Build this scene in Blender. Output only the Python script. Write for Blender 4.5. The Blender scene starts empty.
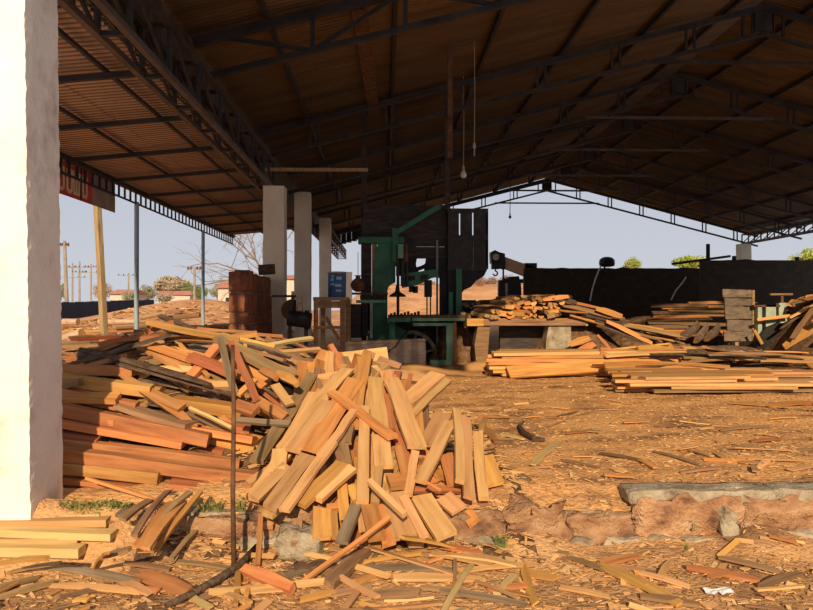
import bpy, math, random
from mathutils import Vector, Matrix, noise
sc = bpy.context.scene
COL = sc.collection
R = math.radians
rng = random.Random(7)

# ------------------------------------------------------------------ camera
FPX = 690.0
CAMZ = 1.3
YAW = math.atan(21.5 / FPX)
PITCH = math.atan(3.0 / FPX)
cam_d = bpy.data.cameras.new('camera')
cam_d.sensor_width = 36.0
cam_d.lens = 36.0 * FPX / 813.0
cam_d.clip_end = 2000
cam = bpy.data.objects.new('camera', cam_d)
COL.objects.link(cam)
cam.location = (0, 0, CAMZ)
cam.rotation_euler = (math.pi / 2 + PITCH, 0, -YAW)
sc.camera = cam
CM = cam.rotation_euler.to_matrix()

def ray(x, y):
    d = CM @ Vector(((x - 406.5) / FPX, -(y - 305.0) / FPX, -1.0))
    return d / d.y
def P(x, y, D):                       # photo pixel at depth D along the shed axis
    return Vector((0, 0, CAMZ)) + ray(x, y) * D
def PG(x, y, z=0.0):                  # photo pixel on the horizontal plane z
    d = ray(x, y)
    return Vector((0, 0, CAMZ)) + d * ((z - CAMZ) / d.z)

# ------------------------------------------------------------------ world, sun, exposure
SUN_EL, SUN_AZ = 24.5, 2.2            # low sun behind the camera, slightly from the left
w = bpy.data.worlds.new('hazy_sky'); sc.world = w; w.use_nodes = True
nt = w.node_tree; nt.nodes.clear()
tc = nt.nodes.new('ShaderNodeTexCoord'); sx = nt.nodes.new('ShaderNodeSeparateXYZ')
cr = nt.nodes.new('ShaderNodeValToRGB'); bg = nt.nodes.new('ShaderNodeBackground'); wo = nt.nodes.new('ShaderNodeOutputWorld')
nt.links.new(tc.outputs['Generated'], sx.inputs[0]); nt.links.new(sx.outputs['Z'], cr.inputs[0])
e = cr.color_ramp.elements
e[0].position = 0.0; e[0].color = (0.60, 0.62, 0.67, 1)
e[1].position = 1.0; e[1].color = (0.38, 0.40, 0.45, 1)
k = e.new(0.18); k.color = (0.52, 0.56, 0.65, 1)
k = e.new(0.45); k.color = (0.45, 0.48, 0.55, 1)
nt.links.new(cr.outputs[0], bg.inputs[0]); bg.inputs[1].default_value = 1.0
nt.links.new(bg.outputs[0], wo.inputs[0])
sd = bpy.data.lights.new('sun', 'SUN'); sd.energy = 5.2; sd.color = (1.0, 0.79, 0.52); sd.angle = R(0.8)
so = bpy.data.objects.new('sun', sd); COL.objects.link(so)
so.rotation_euler = (R(90 - SUN_EL), 0, -R(SUN_AZ)); so.location = (-2, -10, 12)
sc.view_settings.view_transform = 'Standard'; sc.view_settings.look = 'None'
sc.view_settings.gamma = 1.0; sc.view_settings.exposure = 0.0
sc.view_settings.use_curve_mapping = False

# ------------------------------------------------------------------ materials
def new_mat(name, rough=0.85, metal=0.0):
    m = bpy.data.materials.new(name); m.use_nodes = True
    n = m.node_tree; b = n.nodes['Principled BSDF']
    b.inputs['Roughness'].default_value = rough; b.inputs['Metallic'].default_value = metal
    if 'Specular IOR Level' in b.inputs: b.inputs['Specular IOR Level'].default_value = 0.25
    return m, n, b
def noise_mat(name, cols, scale=(4, 4, 4), rough=0.85, metal=0.0, detail=4, bump=0.0, bscale=30, vary=0.0, hue=0.0, coord='Object', distort=0.0):
    """cols: list of (pos, rgb); colour wanders over the surface with stretched noise; vary = value change from object to object"""
    m, n, b = new_mat(name, rough, metal)
    t = n.nodes.new('ShaderNodeTexCoord'); mp = n.nodes.new('ShaderNodeMapping'); mp.inputs['Scale'].default_value = scale
    nz = n.nodes.new('ShaderNodeTexNoise'); nz.inputs['Scale'].default_value = 1.0; nz.inputs['Detail'].default_value = detail
    nz.inputs['Roughness'].default_value = 0.62; nz.inputs['Distortion'].default_value = distort
    rp = n.nodes.new('ShaderNodeValToRGB')
    el = rp.color_ramp.elements
    el[0].position, el[0].color = cols[0][0], (*cols[0][1], 1)
    el[1].position, el[1].color = cols[-1][0], (*cols[-1][1], 1)
    for p, c in cols[1:-1]:
        q = el.new(p); q.color = (*c, 1)
    L = n.links.new
    L(t.outputs[coord], mp.inputs[0])
    out = rp.outputs[0]
    if vary or hue:
        oi = n.nodes.new('ShaderNodeObjectInfo')
        ad = n.nodes.new('ShaderNodeVectorMath'); ad.operation = 'ADD'
        ms = n.nodes.new('ShaderNodeMath'); ms.operation = 'MULTIPLY'; ms.inputs[1].default_value = 37.0
        L(oi.outputs['Random'], ms.inputs[0]); L(mp.outputs[0], ad.inputs[0]); L(ms.outputs[0], ad.inputs[1])
        L(ad.outputs[0], nz.inputs['Vector'])
        hs = n.nodes.new('ShaderNodeHueSaturation')
        mv = n.nodes.new('ShaderNodeMapRange'); mv.inputs[3].default_value = 1 - vary; mv.inputs[4].default_value = 1 + vary * 0.7
        L(oi.outputs['Random'], mv.inputs[0]); L(mv.outputs[0], hs.inputs['Value'])
        fr = n.nodes.new('ShaderNodeMath'); fr.operation = 'FRACT'
        m7 = n.nodes.new('ShaderNodeMath'); m7.operation = 'MULTIPLY'; m7.inputs[1].default_value = 7.31
        mh = n.nodes.new('ShaderNodeMapRange'); mh.inputs[3].default_value = 0.5 - hue; mh.inputs[4].default_value = 0.5 + hue
        L(oi.outputs['Random'], m7.inputs[0]); L(m7.outputs[0], fr.inputs[0]); L(fr.outputs[0], mh.inputs[0]); L(mh.outputs[0], hs.inputs['Hue'])
        L(rp.outputs[0], hs.inputs['Color']); out = hs.outputs[0]
    else:
        L(mp.outputs[0], nz.inputs['Vector'])
    L(nz.outputs[0], rp.inputs[0]); L(out, b.inputs['Base Color'])
    if bump:
        n2 = n.nodes.new('ShaderNodeTexNoise'); n2.inputs['Scale'].default_value = bscale; n2.inputs['Detail'].default_value = 5
        L(t.outputs[coord], n2.inputs['Vector'])
        bp = n.nodes.new('ShaderNodeBump'); bp.inputs['Strength'].default_value = bump; bp.inputs['Distance'].default_value = 0.03
        L(n2.outputs[0], bp.inputs['Height']); L(bp.outputs[0], b.inputs['Normal'])
    return m
G = (1.6, 20, 20)
M = {}
M['yellow'] = noise_mat('sawn_yellow_wood', [(.22, (.30, .15, .055)), (.42, (.54, .285, .11)), (.6, (.64, .355, .145)), (.8, (.70, .42, .19))], G, vary=.28, hue=.008, detail=6)
M['beam'] = noise_mat('dusty_red_orange_wood', [(.22, (.15, .065, .026)), (.40, (.36, .155, .052)), (.58, (.50, .235, .082)), (.8, (.58, .33, .14))], (1.6, 14, 14), vary=.2, hue=.014, detail=7)
M['orange'] = noise_mat('sawn_orange_wood', [(.22, (.27, .11, .035)), (.42, (.48, .20, .06)), (.6, (.58, .265, .08)), (.8, (.64, .33, .12))], G, vary=.28, hue=.016, detail=6)
M['red'] = noise_mat('sawn_red_wood', [(.25, (.22, .075, .03)), (.5, (.40, .15, .055)), (.8, (.50, .22, .085))], G, vary=.25, hue=.012)
M['brown'] = noise_mat('weathered_brown_wood', [(.25, (.15, .08, .04)), (.5, (.30, .17, .08)), (.8, (.42, .27, .14))], G, vary=.3, hue=.012)
M['gray'] = noise_mat('weathered_grey_wood', [(.25, (.13, .085, .05)), (.5, (.27, .185, .11)), (.8, (.38, .28, .18))], G, vary=.3)
M['pale'] = noise_mat('pale_fresh_wood', [(.25, (.42, .27, .09)), (.5, (.58, .40, .16)), (.8, (.66, .48, .22))], G, vary=.12, detail=6)
M['box_wood'] = noise_mat('lightened_box_wood', [(.25, (.30, .19, .12)), (.5, (.48, .33, .22)), (.8, (.60, .45, .32))], (3, 9, 9), detail=7)  # tone lightened to stand in for bounced light on the box
M['old_board'] = noise_mat('old_grey_board', [(.3, (.055, .04, .028)), (.5, (.16, .115, .08)), (.75, (.24, .18, .125))], (4, 9, 9), vary=.2, detail=7)
M['bark'] = noise_mat('bark', [(.3, (.05, .03, .02)), (.5, (.13, .08, .05)), (.75, (.23, .15, .09))], (10, 30, 30), vary=.3, bump=.6, bscale=60)
M['dark_wood'] = noise_mat('sooty_dark_wood', [(.3, (.026, .022, .022)), (.55, (.058, .044, .038)), (.8, (.12, .08, .055))], (3, 14, 14), vary=.25)
M['cabinet_wood'] = noise_mat('sooty_cabinet_wood', [(.3, (.03, .029, .028)), (.6, (.055, .05, .047)), (.8, (.16, .135, .11))], (5, 5, 5), detail=8)
M['whitewash'] = noise_mat('whitewashed_plaster', [(.28, (.40, .36, .31)), (.38, (.66, .60, .53)), (.46, (.82, .76, .67)), (.65, (.88, .83, .75))], (2.2, 2.2, 1.6), bump=.25, bscale=35, detail=7)
M['column'] = noise_mat('grey_cream_plaster', [(.25, (.58, .48, .34)), (.5, (.76, .66, .50)), (.75, (.82, .73, .59))], (1.6, 1.6, .8), bump=.2, bscale=30)
M['steel'] = noise_mat('dark_painted_steel', [(.3, (.022, .019, .019)), (.6, (.045, .038, .036)), (.8, (.10, .06, .04))], (3, 3, 3), rough=.6)
M['tie_steel'] = noise_mat('worn_steel', [(.3, (.05, .04, .035)), (.7, (.14, .10, .08))], (3, 3, 3), rough=.55)
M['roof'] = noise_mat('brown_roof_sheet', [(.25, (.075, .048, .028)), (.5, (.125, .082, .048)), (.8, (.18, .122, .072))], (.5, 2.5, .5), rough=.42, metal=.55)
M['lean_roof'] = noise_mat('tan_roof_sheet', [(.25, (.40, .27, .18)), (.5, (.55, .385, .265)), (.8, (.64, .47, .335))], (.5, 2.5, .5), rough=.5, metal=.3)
def rib_shade(m, y0, pitch):          # dark stripes painted along the ribs as the corrugation's shading
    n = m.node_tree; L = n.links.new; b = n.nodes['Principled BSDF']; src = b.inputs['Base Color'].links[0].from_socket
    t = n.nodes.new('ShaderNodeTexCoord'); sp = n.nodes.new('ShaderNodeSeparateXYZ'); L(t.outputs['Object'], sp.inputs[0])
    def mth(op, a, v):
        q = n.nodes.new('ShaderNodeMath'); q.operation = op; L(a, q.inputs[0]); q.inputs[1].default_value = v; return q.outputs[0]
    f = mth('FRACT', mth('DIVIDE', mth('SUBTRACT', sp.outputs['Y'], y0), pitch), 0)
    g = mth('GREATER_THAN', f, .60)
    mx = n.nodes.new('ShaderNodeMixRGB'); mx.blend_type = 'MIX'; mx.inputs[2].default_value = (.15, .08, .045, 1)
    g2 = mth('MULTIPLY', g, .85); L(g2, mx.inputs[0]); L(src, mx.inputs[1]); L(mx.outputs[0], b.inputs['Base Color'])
rib_shade(M['lean_roof'], 6.88, .128)
M['blue_post'] = noise_mat('pale_blue_painted_pipe', [(.3, (.22, .30, .33)), (.7, (.34, .42, .44))], (3, 3, 3), rough=.5)
M['green'] = noise_mat('green_machine_paint', [(.25, (.025, .055, .033)), (.5, (.038, .15, .078)), (.8, (.065, .20, .105))], (2.5, 2.5, 2.5), rough=.5, detail=6)
M['green_worn'] = noise_mat('worn_green_paint', [(.3, (.10, .22, .13)), (.5, (.18, .34, .20)), (.75, (.33, .41, .26))], (3, 3, 3), rough=.55, detail=6)
M['pale_green'] = noise_mat('pale_green_paint', [(.3, (.22, .26, .18)), (.6, (.40, .44, .32)), (.8, (.5, .5, .38))], (5, 5, 5), rough=.6)
M['rust'] = noise_mat('rusty_iron', [(.3, (.05, .025, .015)), (.6, (.16, .075, .035)), (.8, (.25, .13, .06))], (6, 6, 6), rough=.8)
M['blade'] = noise_mat('saw_blade_steel', [(.3, (.10, .095, .09)), (.7, (.20, .19, .18))], (3, 3, 3), rough=.5, metal=.5)
M['black'] = noise_mat('black_grease', [(.3, (.010, .009, .009)), (.7, (.024, .021, .020))], (4, 4, 4), rough=.6)
M['blue'] = noise_mat('blue_drum_paint', [(.3, (.018, .06, .15)), (.6, (.025, .09, .22)), (.8, (.035, .12, .26))], (4, 4, 4), rough=.4)
M['drum_print'] = noise_mat('pale_blue_print', [(.3, (.20, .33, .45)), (.7, (.32, .45, .52))], (4, 4, 4))
M['white'] = noise_mat('dull_white', [(.3, (.6, .58, .55)), (.7, (.78, .76, .72))], (4, 4, 4))
M['cement'] = noise_mat('grey_cement', [(.28, (.12, .085, .055)), (.45, (.30, .23, .15)), (.58, (.40, .33, .23)), (.78, (.50, .43, .32))], (6, 6, 6), bump=.7, bscale=40, detail=7)
M['laterite'] = noise_mat('laterite_stone', [(.30, (.10, .055, .035)), (.44, (.30, .15, .075)), (.58, (.44, .25, .13)), (.68, (.50, .33, .2)), (.8, (.66, .50, .36))], (5, 5, 7), bump=.9, bscale=45, detail=8, vary=.2)
M['laterite_red'] = noise_mat('red_laterite_block', [(.25, (.11, .04, .022)), (.5, (.27, .095, .045)), (.8, (.40, .17, .09))], (7, 7, 7), bump=.8, bscale=35, detail=8, vary=.2)
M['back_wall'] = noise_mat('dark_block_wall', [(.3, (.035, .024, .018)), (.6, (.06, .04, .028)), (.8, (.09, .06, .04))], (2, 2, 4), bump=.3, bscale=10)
M['red_print'] = noise_mat('red_banner_print', [(.3, (.52, .06, .05)), (.7, (.66, .09, .07))], (3, 3, 3))
M['beige_print'] = noise_mat('beige_banner_print', [(.3, (.68, .52, .31)), (.7, (.80, .64, .40))], (3, 3, 3))
M['tan_print'] = noise_mat('faded_banner_print', [(.3, (.26, .20, .15)), (.6, (.40, .30, .22)), (.8, (.5, .25, .18))], (3, 3, 3))
M['fence'] = noise_mat('blue_black_sheet', [(.3, (.018, .024, .042)), (.7, (.038, .047, .075))], (1, 1, 1), rough=.6)
M['tile_roof'] = noise_mat('red_tile_roof', [(.3, (.42, .16, .11)), (.7, (.56, .25, .18))], (1, 1, 1))
M['house_wall'] = noise_mat('pale_house_wall', [(.3, (.48, .42, .35)), (.7, (.60, .54, .46))], (.5, .5, .5))
M['crane_boom'] = noise_mat('dusty_orange_boom', [(.3, (.26, .13, .07)), (.7, (.42, .24, .14))], (1, 1, 1))
M['leaf_dusty_hazed'] = noise_mat('hazed_dusty_leaves', [(.3, (.22, .24, .14)), (.7, (.40, .39, .25))], (.5, .5, .5))  # dusty green, paled so that distance haze is in the colour
M['leaf_green'] = noise_mat('green_leaves', [(.3, (.12, .19, .06)), (.7, (.28, .34, .12))], (.5, .5, .5))
M['leaf_dry'] = noise_mat('dry_leaves', [(.3, (.36, .29, .21)), (.7, (.52, .43, .32))], (.5, .5, .5))
M['leaf_bright'] = noise_mat('bright_leaves', [(.3, (.25, .32, .05)), (.7, (.45, .48, .12))], (.5, .5, .5))
M['scrub'] = noise_mat('dry_scrub', [(.3, (.26, .14, .09)), (.7, (.45, .28, .18))], (1, 1, 1))
M['weed'] = noise_mat('weed_leaves', [(.35, (.10, .14, .035)), (.65, (.33, .31, .09))], (20, 20, 20))
M['trunk'] = noise_mat('trunk_bark', [(.3, (.16, .11, .08)), (.7, (.30, .22, .16))], (2, 2, 2))
M['pole_wood'] = noise_mat('dry_pole_wood', [(.3, (.20, .13, .07)), (.5, (.36, .25, .13)), (.8, (.45, .33, .19))], (20, 20, 1.5))
M['util_pole'] = noise_mat('grey_pole', [(.3, (.24, .20, .17)), (.7, (.36, .31, .27))], (2, 2, 2))
def island_mat(name, cols):
    m, n, b = new_mat(name); g = n.nodes.new('ShaderNodeNewGeometry'); rp = n.nodes.new('ShaderNodeValToRGB'); el = rp.color_ramp.elements
    el[0].position, el[0].color = cols[0][0], (*cols[0][1], 1); el[1].position, el[1].color = cols[-1][0], (*cols[-1][1], 1)
    for p, c in cols[1:-1]: q = el.new(p); q.color = (*c, 1)
    n.links.new(g.outputs['Random Per Island'], rp.inputs[0]); n.links.new(rp.outputs[0], b.inputs['Base Color']); return m
M['chips'] = island_mat('wood_chips', [(0, (.24, .125, .06)), (.2, (.46, .24, .095)), (.6, (.64, .36, .14)), (1, (.76, .48, .22))])
M['sawdust'] = noise_mat('sawdust_earth', [(.32, (.17, .09, .05)), (.42, (.46, .235, .10)), (.52, (.71, .365, .135)), (.75, (.79, .455, .19))], (1.0, 1.9, 1.0), bump=1.0, bscale=28, detail=9, coord='Object')
M['front_dirt'] = noise_mat('trampled_dirt', [(.28, (.14, .075, .042)), (.40, (.38, .20, .09)), (.54, (.60, .33, .14)), (.78, (.70, .43, .20))], (1.6, 2.4, 2), bump=1.0, bscale=35, detail=9)
M['red_earth'] = noise_mat('red_earth', [(.28, (.26, .115, .055)), (.45, (.50, .235, .105)), (.6, (.62, .32, .15)), (.78, (.70, .42, .23))], (.6, .6, .6), bump=.6, bscale=3, detail=9)
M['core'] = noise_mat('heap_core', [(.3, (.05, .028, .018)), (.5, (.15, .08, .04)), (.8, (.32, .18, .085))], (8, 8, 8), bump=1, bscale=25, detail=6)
M['paper'] = noise_mat('white_paper', [(.3, (.7, .68, .68)), (.7, (.85, .83, .83))], (8, 8, 8))
M['bulb'] = noise_mat('bulb_glass', [(.3, (.55, .50, .40)), (.7, (.7, .66, .55))], (8, 8, 8), rough=.25)
M['cord'] = noise_mat('pale_cord', [(.3, (.22, .17, .11)), (.7, (.34, .27, .18))], (8, 8, 8))
M['socket'] = noise_mat('lamp_socket', [(.3, (.3, .27, .22)), (.7, (.42, .38, .32))], (8, 8, 8))

# ------------------------------------------------------------------ mesh helpers
class MB:
    def __init__(s): s.v = []; s.f = []; s.mi = []
    def add(s, verts, faces, mi=0):
        b = len(s.v); s.v += [tuple(q) for q in verts]
        for f in faces: s.f.append(tuple(i + b for i in f)); s.mi.append(mi)
        return s
    def box(s, c, d, mi=0, rot=None):
        h = [(x * d[0] / 2, y * d[1] / 2, z * d[2] / 2) for x in (-1, 1) for y in (-1, 1) for z in (-1, 1)]
        if rot is not None: h = [rot @ Vector(q) for q in h]
        return s.add([(q[0] + c[0], q[1] + c[1], q[2] + c[2]) for q in h],
                     [(0, 1, 3, 2), (4, 6, 7, 5), (0, 4, 5, 1), (2, 3, 7, 6), (0, 2, 6, 4), (1, 5, 7, 3)], mi)
    def bar(s, a, b, wd, ht, up=(0, 0, 1), mi=0):
        a, b = Vector(a), Vector(b); x = (b - a); L = x.length; x.normalize()
        u = Vector(up); z = u - x * u.dot(x)
        if z.length < 1e-4: u = Vector((0, 1, 0)); z = u - x * u.dot(x)
        z.normalize(); y = z.cross(x)
        m = Matrix((x, y, z)).transposed()
        return s.box((a + b) / 2, (L, wd, ht), mi, m)
    def tube(s, pts, r, n=8, mi=0, cap=True):
        pts = [Vector(p) for p in pts]; rs = r if isinstance(r, (list, tuple)) else [r] * len(pts)
        vs = []; prev = None
        for i, p in enumerate(pts):
            t = (pts[min(i + 1, len(pts) - 1)] - pts[max(i - 1, 0)]).normalized()
            if prev is None:
                a = Vector((0, 0, 1)) if abs(t.z) < .9 else Vector((1, 0, 0)); u = t.cross(a).normalized()
            else:
                u = (prev - t * prev.dot(t)).normalized()
            prev = u; vv = t.cross(u)
            for k in range(n):
                an = 2 * math.pi * k / n
                vs.append(p + (u * math.cos(an) + vv * math.sin(an)) * rs[i])
        fs = [(i * n + k, i * n + (k + 1) % n, (i + 1) * n + (k + 1) % n, (i + 1) * n + k) for i in range(len(pts) - 1) for k in range(n)]
        if cap: fs += [tuple(range(n))[::-1], tuple((len(pts) - 1) * n + k for k in range(n))]
        return s.add(vs, fs, mi)
    def lathe(s, c, prof, n=16, mi=0):
        vs = []
        for (r, z) in prof:
            for k in range(n):
                an = 2 * math.pi * k / n
                vs.append((c[0] + r * math.cos(an), c[1] + r * math.sin(an), c[2] + z))
        m = len(prof)
        fs = [(i * n + k, i * n + (k + 1) % n, (i + 1) * n + (k + 1) % n, (i + 1) * n + k) for i in range(m - 1) for k in range(n)]
        fs += [tuple(range(n))[::-1], tuple((m - 1) * n + k for k in range(n))]
        return s.add(vs, fs, mi)
    def prism(s, poly, dv, mi=0):
        """poly: list of 3-d points, extruded by vector dv"""
        n = len(poly); dv = Vector(dv); a = [Vector(p) for p in poly]; b = [p + dv for p in a]
        fs = [tuple(range(n)), tuple(range(2 * n - 1, n - 1, -1))] + [(i, (i + 1) % n, n + (i + 1) % n, n + i) for i in range(n)]
        return s.add(a + b, fs, mi)
    def build(s, name, mats, parent=None, smooth=False, origin=None):
        me = bpy.data.meshes.new(name)
        o0 = Vector(origin) if origin is not None else Vector((0, 0, 0))
        me.from_pydata([(q[0] - o0.x, q[1] - o0.y, q[2] - o0.z) for q in s.v], [], s.f)
        for mm in (mats if isinstance(mats, (list, tuple)) else [mats]): me.materials.append(M[mm])
        if any(s.mi): me.polygons.foreach_set('material_index', s.mi)
        if smooth: me.polygons.foreach_set('use_smooth', [True] * len(s.f))
        me.validate(); fix_normals(me)
        o = bpy.data.objects.new(name, me); COL.objects.link(o); o.location = o0
        if parent is not None:
            o.parent = parent; o.matrix_parent_inverse = Matrix.Translation(-parent.location)
        return o
import bmesh
def fix_normals(me):
    b = bmesh.new(); b.from_mesh(me); bmesh.ops.recalc_face_normals(b, faces=b.faces); b.to_mesh(me); b.free()
def tag(o, label=None, cat=None, group=None, kind=None):
    if label: o['label'] = label
    if cat: o['category'] = cat
    if group: o['group'] = group
    if kind: o['kind'] = kind
    return o
def empty(name, loc=(0, 0, 0)):
    o = bpy.data.objects.new(name, None); COL.objects.link(o); o.location = loc; o.empty_display_size = .2
    return o
def N(x, y, z=0.0, s=1.0): return noise.noise(Vector((x * s, y * s, z * s)))
def sstep(a, b, x):
    t = max(0.0, min(1.0, (x - a) / (b - a))); return t * t * (3 - 2 * t)
def lerp_tab(tab, x):
    if x <= tab[0][0]: return tab[0][1]
    for (a, b), (c, d) in zip(tab, tab[1:]):
        if x <= c: return b + (d - b) * (x - a) / (c - a)
    return tab[-1][1]

# ------------------------------------------------------------------ ground
EDGE = 4.78                            # front edge of the raised shed floor
LOW = -0.36
def Hlow(x, y):
    z = LOW + .03 * N(x, y, 3, 1.3) + .018 * N(x, y, 7, 5)
    z += .27 * sstep(-1.5, -1.9, x) * sstep(4.42, 4.72, y)
    z += .15 * sstep(4.3, 4.76, y) * max(0, .55 + N(x, 0, 3, 1.7))
    z += .05 * math.exp(-((x + .6) / .9) ** 2 - ((y - 4.3) / .4) ** 2)
    return z
def H(x, y):
    z = .025 * N(x, y, 0, .9) + .016 * N(x, y, 5, 3.5)
    if y < 12: z += .012 * N(x, y, 9, 11)
    # slope up from the floor edge where the sawdust spills over the stones
    z -= .10 * sstep(5.15, 4.78, y) * (1 - sstep(2.2, 2.5, x))
    z -= .06 * sstep(-.6, -1.6, x) * sstep(7, 5.5, y)
    # left yard
    z += .42 * sstep(-3.3, -5.5, x) * sstep(8, 14, y)
    yard = sstep(-4, -7, x)
    z += yard * .14 * N(x, y, 2, .35)
    # earth mound at the back of the yard
    z += 1.75 * math.exp(-((x + 11.5) / 5.5) ** 2 - ((y - 44) / 9) ** 2)
    z -= yard * .75 * sstep(28, 60, y)
    # bank of bare earth beyond the shed
    z += 3.8 * sstep(46, 72, y) * sstep(-6, -1, x) * sstep(60, 30, x)
    if y > 40: z += .35 * N(x, y, 4, .12) * sstep(40, 60, y)
    return z
def grid_mesh(name, xs, ys, fn, mat, smooth=True):
    vs = [(x, y, fn(x, y)) for y in ys for x in xs]; n = len(xs)
    fs = [(j * n + i, j * n + i + 1, (j + 1) * n + i + 1, (j + 1) * n + i) for j in range(len(ys) - 1) for i in range(n - 1)]
    return MB().add(vs, fs).build(name, mat, smooth=smooth)
def frange(a, b, n): return [a + (b - a) * i / (n - 1) for i in range(n)]
xs = frange(-2.9, 9, 150) + frange(9.3, 22, 40)
ys = frange(EDGE, 12, 110) + frange(12.2, 42, 70)
tag(grid_mesh('floor', xs, ys, H, 'sawdust'), kind='structure')
xs = frange(-9, -2.9, 50)
ys = frange(EDGE, 20, 90) + frange(20.5, 42, 40)
tag(grid_mesh('ground_yard', frange(-30, -9.3, 40) + xs, ys, H, 'red_earth'), kind='structure')
xs = frange(-200, -45, 25) + frange(-40, 60, 70) + frange(65, 220, 25)
tag(grid_mesh('ground_far', xs, frange(42, 110, 50) + frange(116, 520, 30), H, 'red_earth'), kind='structure')
tag(grid_mesh('ground_front', frange(-6, 8, 190), frange(1.2, EDGE + .02, 70), Hlow, 'front_dirt'), kind='structure')

# ------------------------------------------------------------------ stone plinth along the floor edge
def rough_block(name, c, d, mat, parent, amp=.02, seed=0, sub=4):
    b = bmesh.new(); bmesh.ops.create_cube(b, size=1.0)
    bmesh.ops.subdivide_edges(b, edges=b.edges[:], cuts=sub, use_grid_fill=True)
    for v in b.verts:
        q = Vector((v.co.x * d[0], v.co.y * d[1], v.co.z * d[2]))
        rr = Vector((abs(v.co.x) * 2, abs(v.co.y) * 2, abs(v.co.z) * 2)); cn = max(0, rr.x + rr.z + rr.y - 2.2)
        q *= 1 - .03 * cn
        nz = noise.noise_vector(Vector((q.x * 7 + seed * 3.1, q.y * 7 + seed, q.z * 7))) * amp
        nz += noise.noise_vector(Vector((q.x * 22 + seed, q.y * 22, q.z * 22 + seed))) * amp * .4
        v.co = q + nz
    bmesh.ops.recalc_face_normals(b, faces=b.faces)
    me = bpy.data.meshes.new(name); b.to_mesh(me); b.free()
    me.polygons.foreach_set('use_smooth', [True] * len(me.polygons))
    me.materials.append(M[mat]); o = bpy.data.objects.new(name, me); COL.objects.link(o); o.location = c
    if parent is not None:
        o.parent = parent; o.matrix_parent_inverse = Matrix.Translation(-parent.location)
    return o
pl = MB(); pl.box((2.6, EDGE + .15, -.31), (11.2, .25, .40))
plinth = pl.build('wall_plinth', 'cement'); tag(plinth, kind='structure')
x = -2.9; i = 0
while x < 8.0:
    L = rng.uniform(.4, .85); h = rng.uniform(.27, .33) if x > 1.6 else rng.uniform(.2, .27)
    rough_block('stone', (x + L / 2, EDGE + .055 + rng.uniform(-.015, .02), -.36 + h / 2 + (.055 if x > 1.5 else .02)), (L + .01, .2, h), 'laterite', plinth, .06, i, 9)
    x += L; i += 1
for (a, b2) in ((1.72, 2.75), (2.77, 4.2), (4.22, 6.0), (6.02, 8.0)):   # cement coping that is left on the right
    rough_block('coping', ((a + b2) / 2, EDGE + .09, -.02), (b2 - a + .03, .24, .085), 'cement', plinth, .02, a, 9)
for (a, z, L, h) in ((1.25, -.32, .5, .10), (1.75, -.33, .75, .08), (2.5, -.3, .7, .10), (3.2, -.32, .8, .1), (.55, -.33, .55, .09), (2.33, -.2, .09, .26), (-1.0, -.3, .3, .1), (-2.2, -.28, .4, .1)):
    rough_block('mortar', (a + L / 2, EDGE - .03, z), (L, .12, h * .9), 'cement', plinth, .05, a * 3, 7)

# ------------------------------------------------------------------ columns
CX0, CX1 = -2.85, -2.36
def column(x0, x1, y0, y1, z0, z1, mat, label, group, seed, cuts=(4, 4, 26), amp=.008, lean=0.0):
    b = bmesh.new(); bmesh.ops.create_grid(b, x_segments=1, y_segments=1, size=1); b.clear()
    ob = empty('column', ((x0 + x1) / 2, (y0 + y1) / 2, z0)) if False else None
    vs = {}; mb = MB()
    nx, ny, nz = cuts
    def vert(i, j, k2):
        key = (i, j, k2)
        if key not in vs:
            q = Vector((x0 + (x1 - x0) * i / nx, y0 + (y1 - y0) * j / ny, z0 + (z1 - z0) * k2 / nz)); q.x -= lean * q.z
            edge = (i in (0, nx)) and (j in (0, ny))
            d = noise.noise_vector(q * 6 + Vector((seed,) * 3)) * amp + noise.noise_vector(q * 19) * amp * .7
            if edge: d += noise.noise_vector(q * 30 + Vector((seed, 0, 0))) * amp * 1.2
            vs[key] = len(mb.v); mb.v.append(tuple(q + d))
        return vs[key]
    def quad(a, b_, c, d): mb.f.append((vert(*a), vert(*b_), vert(*c), vert(*d))); mb.mi.append(0)
    for k2 in range(nz):
        for i in range(nx):
            quad((i, 0, k2), (i + 1, 0, k2), (i + 1, 0, k2 + 1), (i, 0, k2 + 1)); quad((i, ny, k2), (i, ny, k2 + 1), (i + 1, ny, k2 + 1), (i + 1, ny, k2))
        for j in range(ny):
            quad((0, j, k2), (0, j, k2 + 1), (0, j + 1, k2 + 1), (0, j + 1, k2)); quad((nx, j, k2), (nx, j + 1, k2), (nx, j + 1, k2 + 1), (nx, j, k2 + 1))
    for i in range(nx):
        for j in range(ny): quad((i, j, nz), (i + 1, j, nz), (i + 1, j + 1, nz), (i, j + 1, nz))
    b.free()
    o = mb.build('column', mat, origin=((x0 + x1) / 2, (y0 + y1) / 2, z0))
    return tag(o, label, 'column', group)
column(-2.86, -2.322, 4.6, 5.06, -.3, 4.15, 'whitewash', 'whitewashed rough plaster pillar beside the stacked timber beams, blown bright by sun', None, 3, (12, 10, 120), .005, .0135)
for Y, ZT, lab in ((16.45, 4.16, 'grey cream plaster column behind the short laterite block wall'), (22.0, 4.95, 'grey cream plaster column standing between the block wall and the blue drum'),
               (30.2, 5.2, 'grey cream plaster column directly behind the blue drum')):
    column(CX0, CX1, Y - .24, Y + .24, -.1, ZT, 'column', lab, 'left row of shed columns', Y, (3, 3, 20), .006)
column(CX0 + .1, CX1 + .25, 44.0, 44.5, -.4, 3.6, 'column', 'sunlit pale column beyond the blue drum at the far end of the shed', None, 5, (3, 3, 20), .006)
column(20.45, 21.05, 39.0, 39.6, -.1, 5.0, 'column', 'stubby plaster column rising behind the dark block wall under the far gable', None, 9, (3, 3, 20), .006)

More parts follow.
